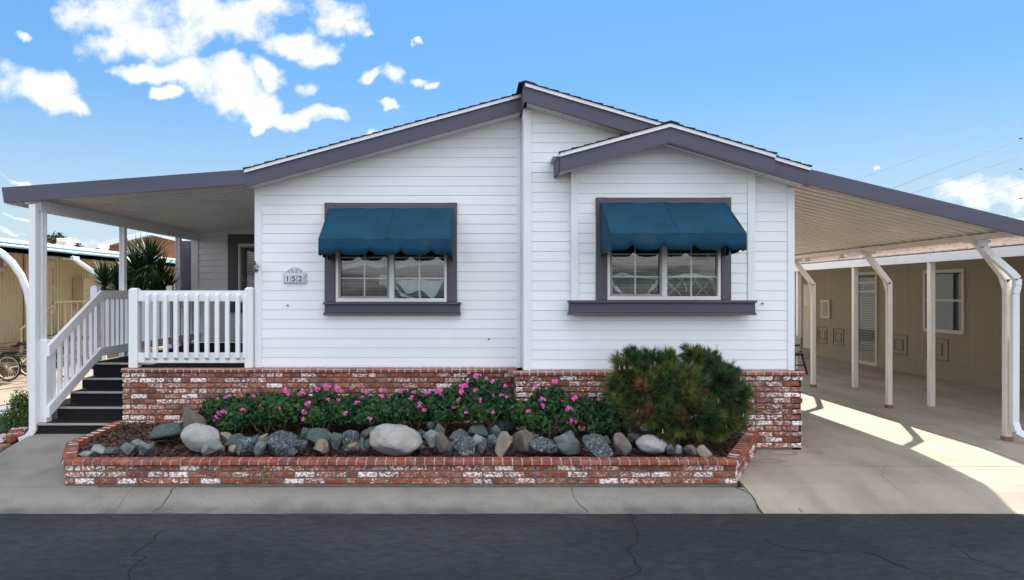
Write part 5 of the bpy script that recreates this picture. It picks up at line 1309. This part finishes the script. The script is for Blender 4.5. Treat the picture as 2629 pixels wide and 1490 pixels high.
m = MB(); m.box(-8.16,-8.12, 8, 24, 2.41, 2.50); m.build('fascia', MT['black'], cn)  # edge strip coloured black to paint in the shadow under the gutter
for z in (2.535, 2.595):
    m = MB(); m.tube([(-8.12,8,z),(-8.12,24,z)], .033, 10); m.build('gutter', MT['gutterblue'], cn)
m = MB(); m.prism_xz([(-8.15,2.60),(-13,2.80),(-13,2.84),(-8.15,2.64)], 8, 24); m.build('roof', MT['alu'], cn)
def arm(yv, name='awning_arm'):
    m = MB(); pts = [(-8.1,yv,2.45)] + [(-7.45-.65*sin(a)*1.0, yv, 1.70+.75*cos(a)) for a in []]
    pts = [(-8.15,yv,2.46),(-7.8,yv,2.47),(-7.58,yv,2.43),(-7.40,yv,2.33),(-7.24,yv,2.18),(-7.10,yv,1.98),(-7.01,yv,1.75),(-6.96,yv,1.5),(-6.95,yv,1.2),(-6.95,yv,.02)]
    m.tube(pts, .055, 10); return m.build(name, MT['alu'], cn)
arm(10.75); 
m = MB(); m.tube([(-8.15,13.9,2.43),(-7.75,13.9,2.16),(-7.5,13.9,1.9),(-7.48,13.9,.02)], .05, 8); m.build('awning_arm', MT['alu'], cn)
m = MB(); m.box(-8.28,-8.05, 13.8,14.0,2.38,2.45); m.build('bracket', MT['alu'], cn)
def door_left(y0, y1, z0, z1, nm, panels, lab=None):
    m = MB(); m.box(wxl+.022, wxl+.05, y0, y1, z0, z1); d = m.build(nm, MT['creamwall'], cn, label=lab)
    for (a, b, c, e) in panels:
        m = MB(); w = .015
        for q in ((a,b,c,c+w),(a,b,e-w,e),(a,a+w,c+w,e-w),(b-w,b,c+w,e-w)): m.box(wxl+.051, wxl+.062, *q)
        m.build('moulding', MT['tantrim'], d)
    return d
door_left(15.6, 16.65, .62, 2.50, 'door', [(15.72,16.08,1.9,2.3),(16.18,16.55,1.9,2.3),(15.72,16.08,1.3,1.8),(16.18,16.55,1.3,1.8),(15.72,16.08,.7,1.2),(16.18,16.55,.7,1.2)])
m = MB(); m.box(wxl+.022, wxl+.06, 15.50,15.59,.62,2.58); m.box(wxl+.022, wxl+.06,16.66,16.75,.62,2.58); m.box(wxl+.022,wxl+.06,15.59,16.66,2.51,2.58); m.build('door_frame', MT['creamwall'], cn)
m = MB(); m.box(wxl+.02, wxl+.30, 17.4, 17.95, 1.35, 2.07); m.build('hatch', MT['creamwall'], cn)
# porch light
m = MB(); m.lathe([(0,0),(.06,.02),(.10,.06),(.10,.08),(0,.08)], (wxl+.05, 14.75, 2.37), 'X', 14); m.lathe([(0,0),(.05,.02),(.08,.06),(.08,.08),(0,.08)], (wxl+.05, 14.6, 2.22), 'X', 14); m.build('porch_light', MT['steel'], cn)
# steps with cream rails
stp = thing('entry_steps', 'cream-railed steps with black treads at the left neighbour door', 'stairs', (-9.6, 15.5, 0))
for k in range(4):
    m = MB(); m.box(-10.1+.0, -9.3, 14.1+k*.28, 14.42+k*.28, .14*(k+1)-.03+.0, .14*(k+1)); m.build('tread', MT['black'], stp)
m = MB(); m.box(-10.1,-9.3, 15.2, 17.3, .58, .62); m.build('landing', MT['black'], stp)
m = MB()
m.tube([(-9.28,14.0,.95),(-9.28,15.2,1.50),(-9.28,17.3,1.52)], .025, 8); m.tube([(-9.28,14.0,.25),(-9.28,15.2,.75),(-9.28,17.3,.75)], .02, 8)
m.tube([(-9.28,15.15,1.50),(-9.20,15.05,1.50),(-9.15,14.95,1.40)], .022, 8)
m.build('handrail', MT['creamwall'], stp)
for k in range(14):
    y = 14.05+k*.25; zt_ = .95+(min(y,15.2)-14)/1.2*.55; m = MB(); m.box(-9.295,-9.265,y-.015,y+.015,max(.0, zt_-.72), zt_); m.build('baluster', MT['creamwall'], stp)
# adult tricycle
tk = thing('tricycle', 'dark adult tricycle with cream-rimmed wheels parked at the left neighbour wall', 'tricycle', (-8.6, 13.3, 0))
def wheel(x, y, r):
    m = MB(); m.lathe([(r-.022*1.0,-.018),(r-.004,-.015),(r,0),(r-.004,.015),(r-.022,.018),(r-.022,-.018)], (x, y, r), 'Y', 32); w = m.build('wheel', MT['rubber'], tk)
    m = MB(); m.lathe([(r-.046,-.012),(r-.022,-.013),(r-.022,.013),(r-.046,.012),(r-.046,-.012)], (x, y, r), 'Y', 32); m.build('rim', MT['rim'], w)
    m = MB()
    for k in range(20):
        a = 2*pi*k/20; m.bar((x+.015*cos(a+1.2), y, r+.015*sin(a+1.2)), (x+(r-.045)*cos(a), y, r+(r-.045)*sin(a)), .005, .005, (0,1,0))
    m.tube([(x,y-.04,r),(x,y+.04,r)], .018, 8); m.build('spokes', MT['rim'], w)
    m = MB(); m.tube([(x+(r+.03)*cos(a), y, r+(r+.03)*sin(a)) for a in [.3+k*.2 for k in range(13)]], .014, 6); m.build('fender', MT['black'], w)
wheel(-8.97, 13.2, .25); wheel(-8.97, 13.85, .25); wheel(-7.95, 13.5, .27)
m = MB(); m.tube([(-8.97,13.2,.25),(-8.97,13.85,.25)], .018, 8); m.tube([(-8.97,13.5,.25),(-8.55,13.5,.28),(-8.25,13.5,.35),(-8.12,13.5,.72)], .02, 8); m.tube([(-8.6,13.5,.28),(-8.82,13.5,.70)], .018, 8)
m.tube([(-8.12,13.5,.72),(-7.95,13.5,.27)], .018, 8); m.build('frame', MT['black'], tk)
m = MB(); m.lathe([(0,.66),(.10,.67),(.13,.70),(.10,.73),(0,.735)], (-8.86,13.5,0), 'Z', 12); m.bar((-8.86,13.5,.70),(-8.66,13.5,.70), .06, .04); m.build('saddle', MT['black'], tk)
m = MB(); m.tube([(-8.12,13.5,.72),(-8.16,13.5,.84),(-8.30,13.25,.90),(-8.46,13.2,.86)], .013, 7); m.tube([(-8.16,13.5,.84),(-8.30,13.75,.90),(-8.46,13.8,.86)], .013, 7); m.tube([(-8.40,13.2,.87),(-8.54,13.2,.85)], .02, 7); m.build('handlebar', MT['black'], tk)
m = MB()
for k in range(6):
    z = .42+k*.045; m.tube([(-9.2,13.28,z),(-8.95,13.28,z),(-8.95,13.75,z),(-9.2,13.75,z),(-9.2,13.28,z)], .005, 5)
for k in range(6):
    x = -9.2+k*.05; m.tube([(x,13.28,.42),(x,13.28,.65)], .004, 5)
for k in range(9): m.tube([(-8.95,13.28+k*.055,.42),(-8.95,13.28+k*.055,.65)], .004, 5)
m.build('basket', MT['black'], tk)
m = MB(); m.bbox(-8.80,-8.30,13.42,13.6,.60,.66); m.build('rear_rack', MT['black'], tk)

# ------------------------------------------------------------------ far houses and trees at the left
bh = thing('house', 'far brown gabled house with white eaves behind the palm', 'house', (-14, 30, 0))
pk = P(396, 598, 30.0); 
m = MB(); m.prism_xz([(pk.x-3.4,0),(pk.x+3.6,0),(pk.x+3.6,pk.z-.95),(pk.x,pk.z-.12),(pk.x-3.4,pk.z-.95)], 30.2, 42); m.build('wall', MT['brownwall'], bh)
for s_ in (-1, 1):
    m = MB(); m.prism_xz([(pk.x,pk.z+.12),(pk.x+s_*4.0,pk.z-.88),(pk.x+s_*4.0,pk.z-1.10),(pk.x,pk.z-.12)], 29.7, 42.4); m.build('roof', MT['alu'], bh)
for k in range(10):
    xx = pk.x-3.0+k*.66; m = MB(); m.box(xx-.03, xx+.03, 30.17, 30.2, 2.4, pk.z-.2-abs(xx-pk.x)*.25); m.build('batten', MT['brownwall'], bh)
wh = thing('mobile_home', 'white neighbouring home seen behind the palm leaves under the brown gable', 'house', (-12, 25, 0))
m = MB(); m.box(-14.5,-8.6, 25, 29.4, 0, 2.75); m.build('wall', MT['siding'], wh)
m = MB(); m.box(-14.8,-8.4, 24.7, 29.5, 2.75, 2.90); m.build('fascia', MT['gutterblue'], wh)
m = MB(); m.box(-11.3,-10.6, 24.97, 24.999, 1.0, 2.0); w_ = m.build('window', MT['vinyl'], wh); m = MB(); m.box(-11.24,-10.66, 24.95, 24.969, 1.06, 1.94); m.build('pane', MT['greybox'], w_)
def vent(px, py, d, r, h, label):
    q = P(px, py, d); m = MB()
    m.lathe([(r*.8,-h/2-.25),(r*.8,-h*.1),(r,-h*.1),(r,h*.1),(r*.85,h*.1),(r*.85,h*.3),(r*1.05,h*.3),(r*1.05,h*.5),(0,h*.55)], tuple(q), 'Z', 14)
    o = m.build('roof_vent', MT['alu'], cn, label=label)
vent(267, 636, 17, .12, .17, 'stacked round white roof vent'); vent(158, 620, 19, .12, .16, None)
q = P(172, 626, 19); m = MB(); m.lathe([(0,.0),(.08,.01),(.15,.05),(.19,.11),(.15,.055),(.08,.02),(0,.01)], tuple(q), 'X', 14); m.tube([q, q+Vector((0,0,-.3))], .02, 6); m.build('satellite_dish', MT['alu'], cn)
for i, (px, py, d, r, lab) in enumerate(((122,612,60,.75,'small distant tree left of the rooftop dish'),(148,608,62,.65,'distant feathery tree just above the rooftop dish'),(200,634,70,.6,'low distant tree right of the rooftop dish'))):
    q = P(px, py, d); shrub('tree', lab, [((q.x,q.y,q.z),r,r,r*.7),((q.x+r*.7,q.y,q.z-r*.4),r*.6,r,r*.5)], 260, .13, MT['darktree'], seed=60+i, cat='tree', base=(q.x, q.y, 0))

# ------------------------------------------------------------------ power lines
LN = [(2000+730/3.64,250+770/3.64,2629,250+210/3.64,1),(2000+1050/3.64,250+850/3.64,2629,250+375/3.64,2),(2000+1240/3.64,250+895/3.64,2629,250+535/3.64,2),
      (2000+1450/3.64,250+945/3.64,2629,250+660/3.64,1),(2000+1660/3.64,250+995/3.64,2629,250+805/3.64,1),(2000+1920/3.64,250+1050/3.64,2629,250+935/3.64,1),(2000+2140/3.64,250+1110/3.64,2629,250+1070/3.64,1)]
LAB = ['topmost thin power line crossing the sky at right','second power line from the top, a close pair of wires','third power line from the top, a pair crossing above the cloud',
       'power line crossing the middle of the right cloud','power line just below the right cloud edge','power line low in the sky above the carport fascia','lowest power line near the right edge']
for (xa_, ya_, xb_, yb2, k), lab in zip(LN, LAB):
    sl_ = (yb2-ya_)/(xb_-xa_); a = (xa_-160, ya_-160*sl_); b = (xb_+500, yb2+500*sl_)
    m = MB()
    for j in range(k):
        off = j*4
        p0 = P(a[0], a[1]+off*.5, 170); p1 = P(b[0], b[1]+off*1.4, 75)
        m.tube([p0, p0.lerp(p1,.5)+Vector((0,0,0)), p1], .024, 5)
    o = m.build('power_line', MT['wire']); tag(o, lab, 'power line', 'overhead power lines')
    if lab.startswith(('second','power line crossing','power line low')):
        q = P(2622, yb2+3, 97.0); mm_ = MB(); mm_.box(q.x-.25,q.x+.1,q.y-.1,q.y+.1,q.z-.07,q.z+.05); sp = mm_.build('spacer', MT['black'], o)
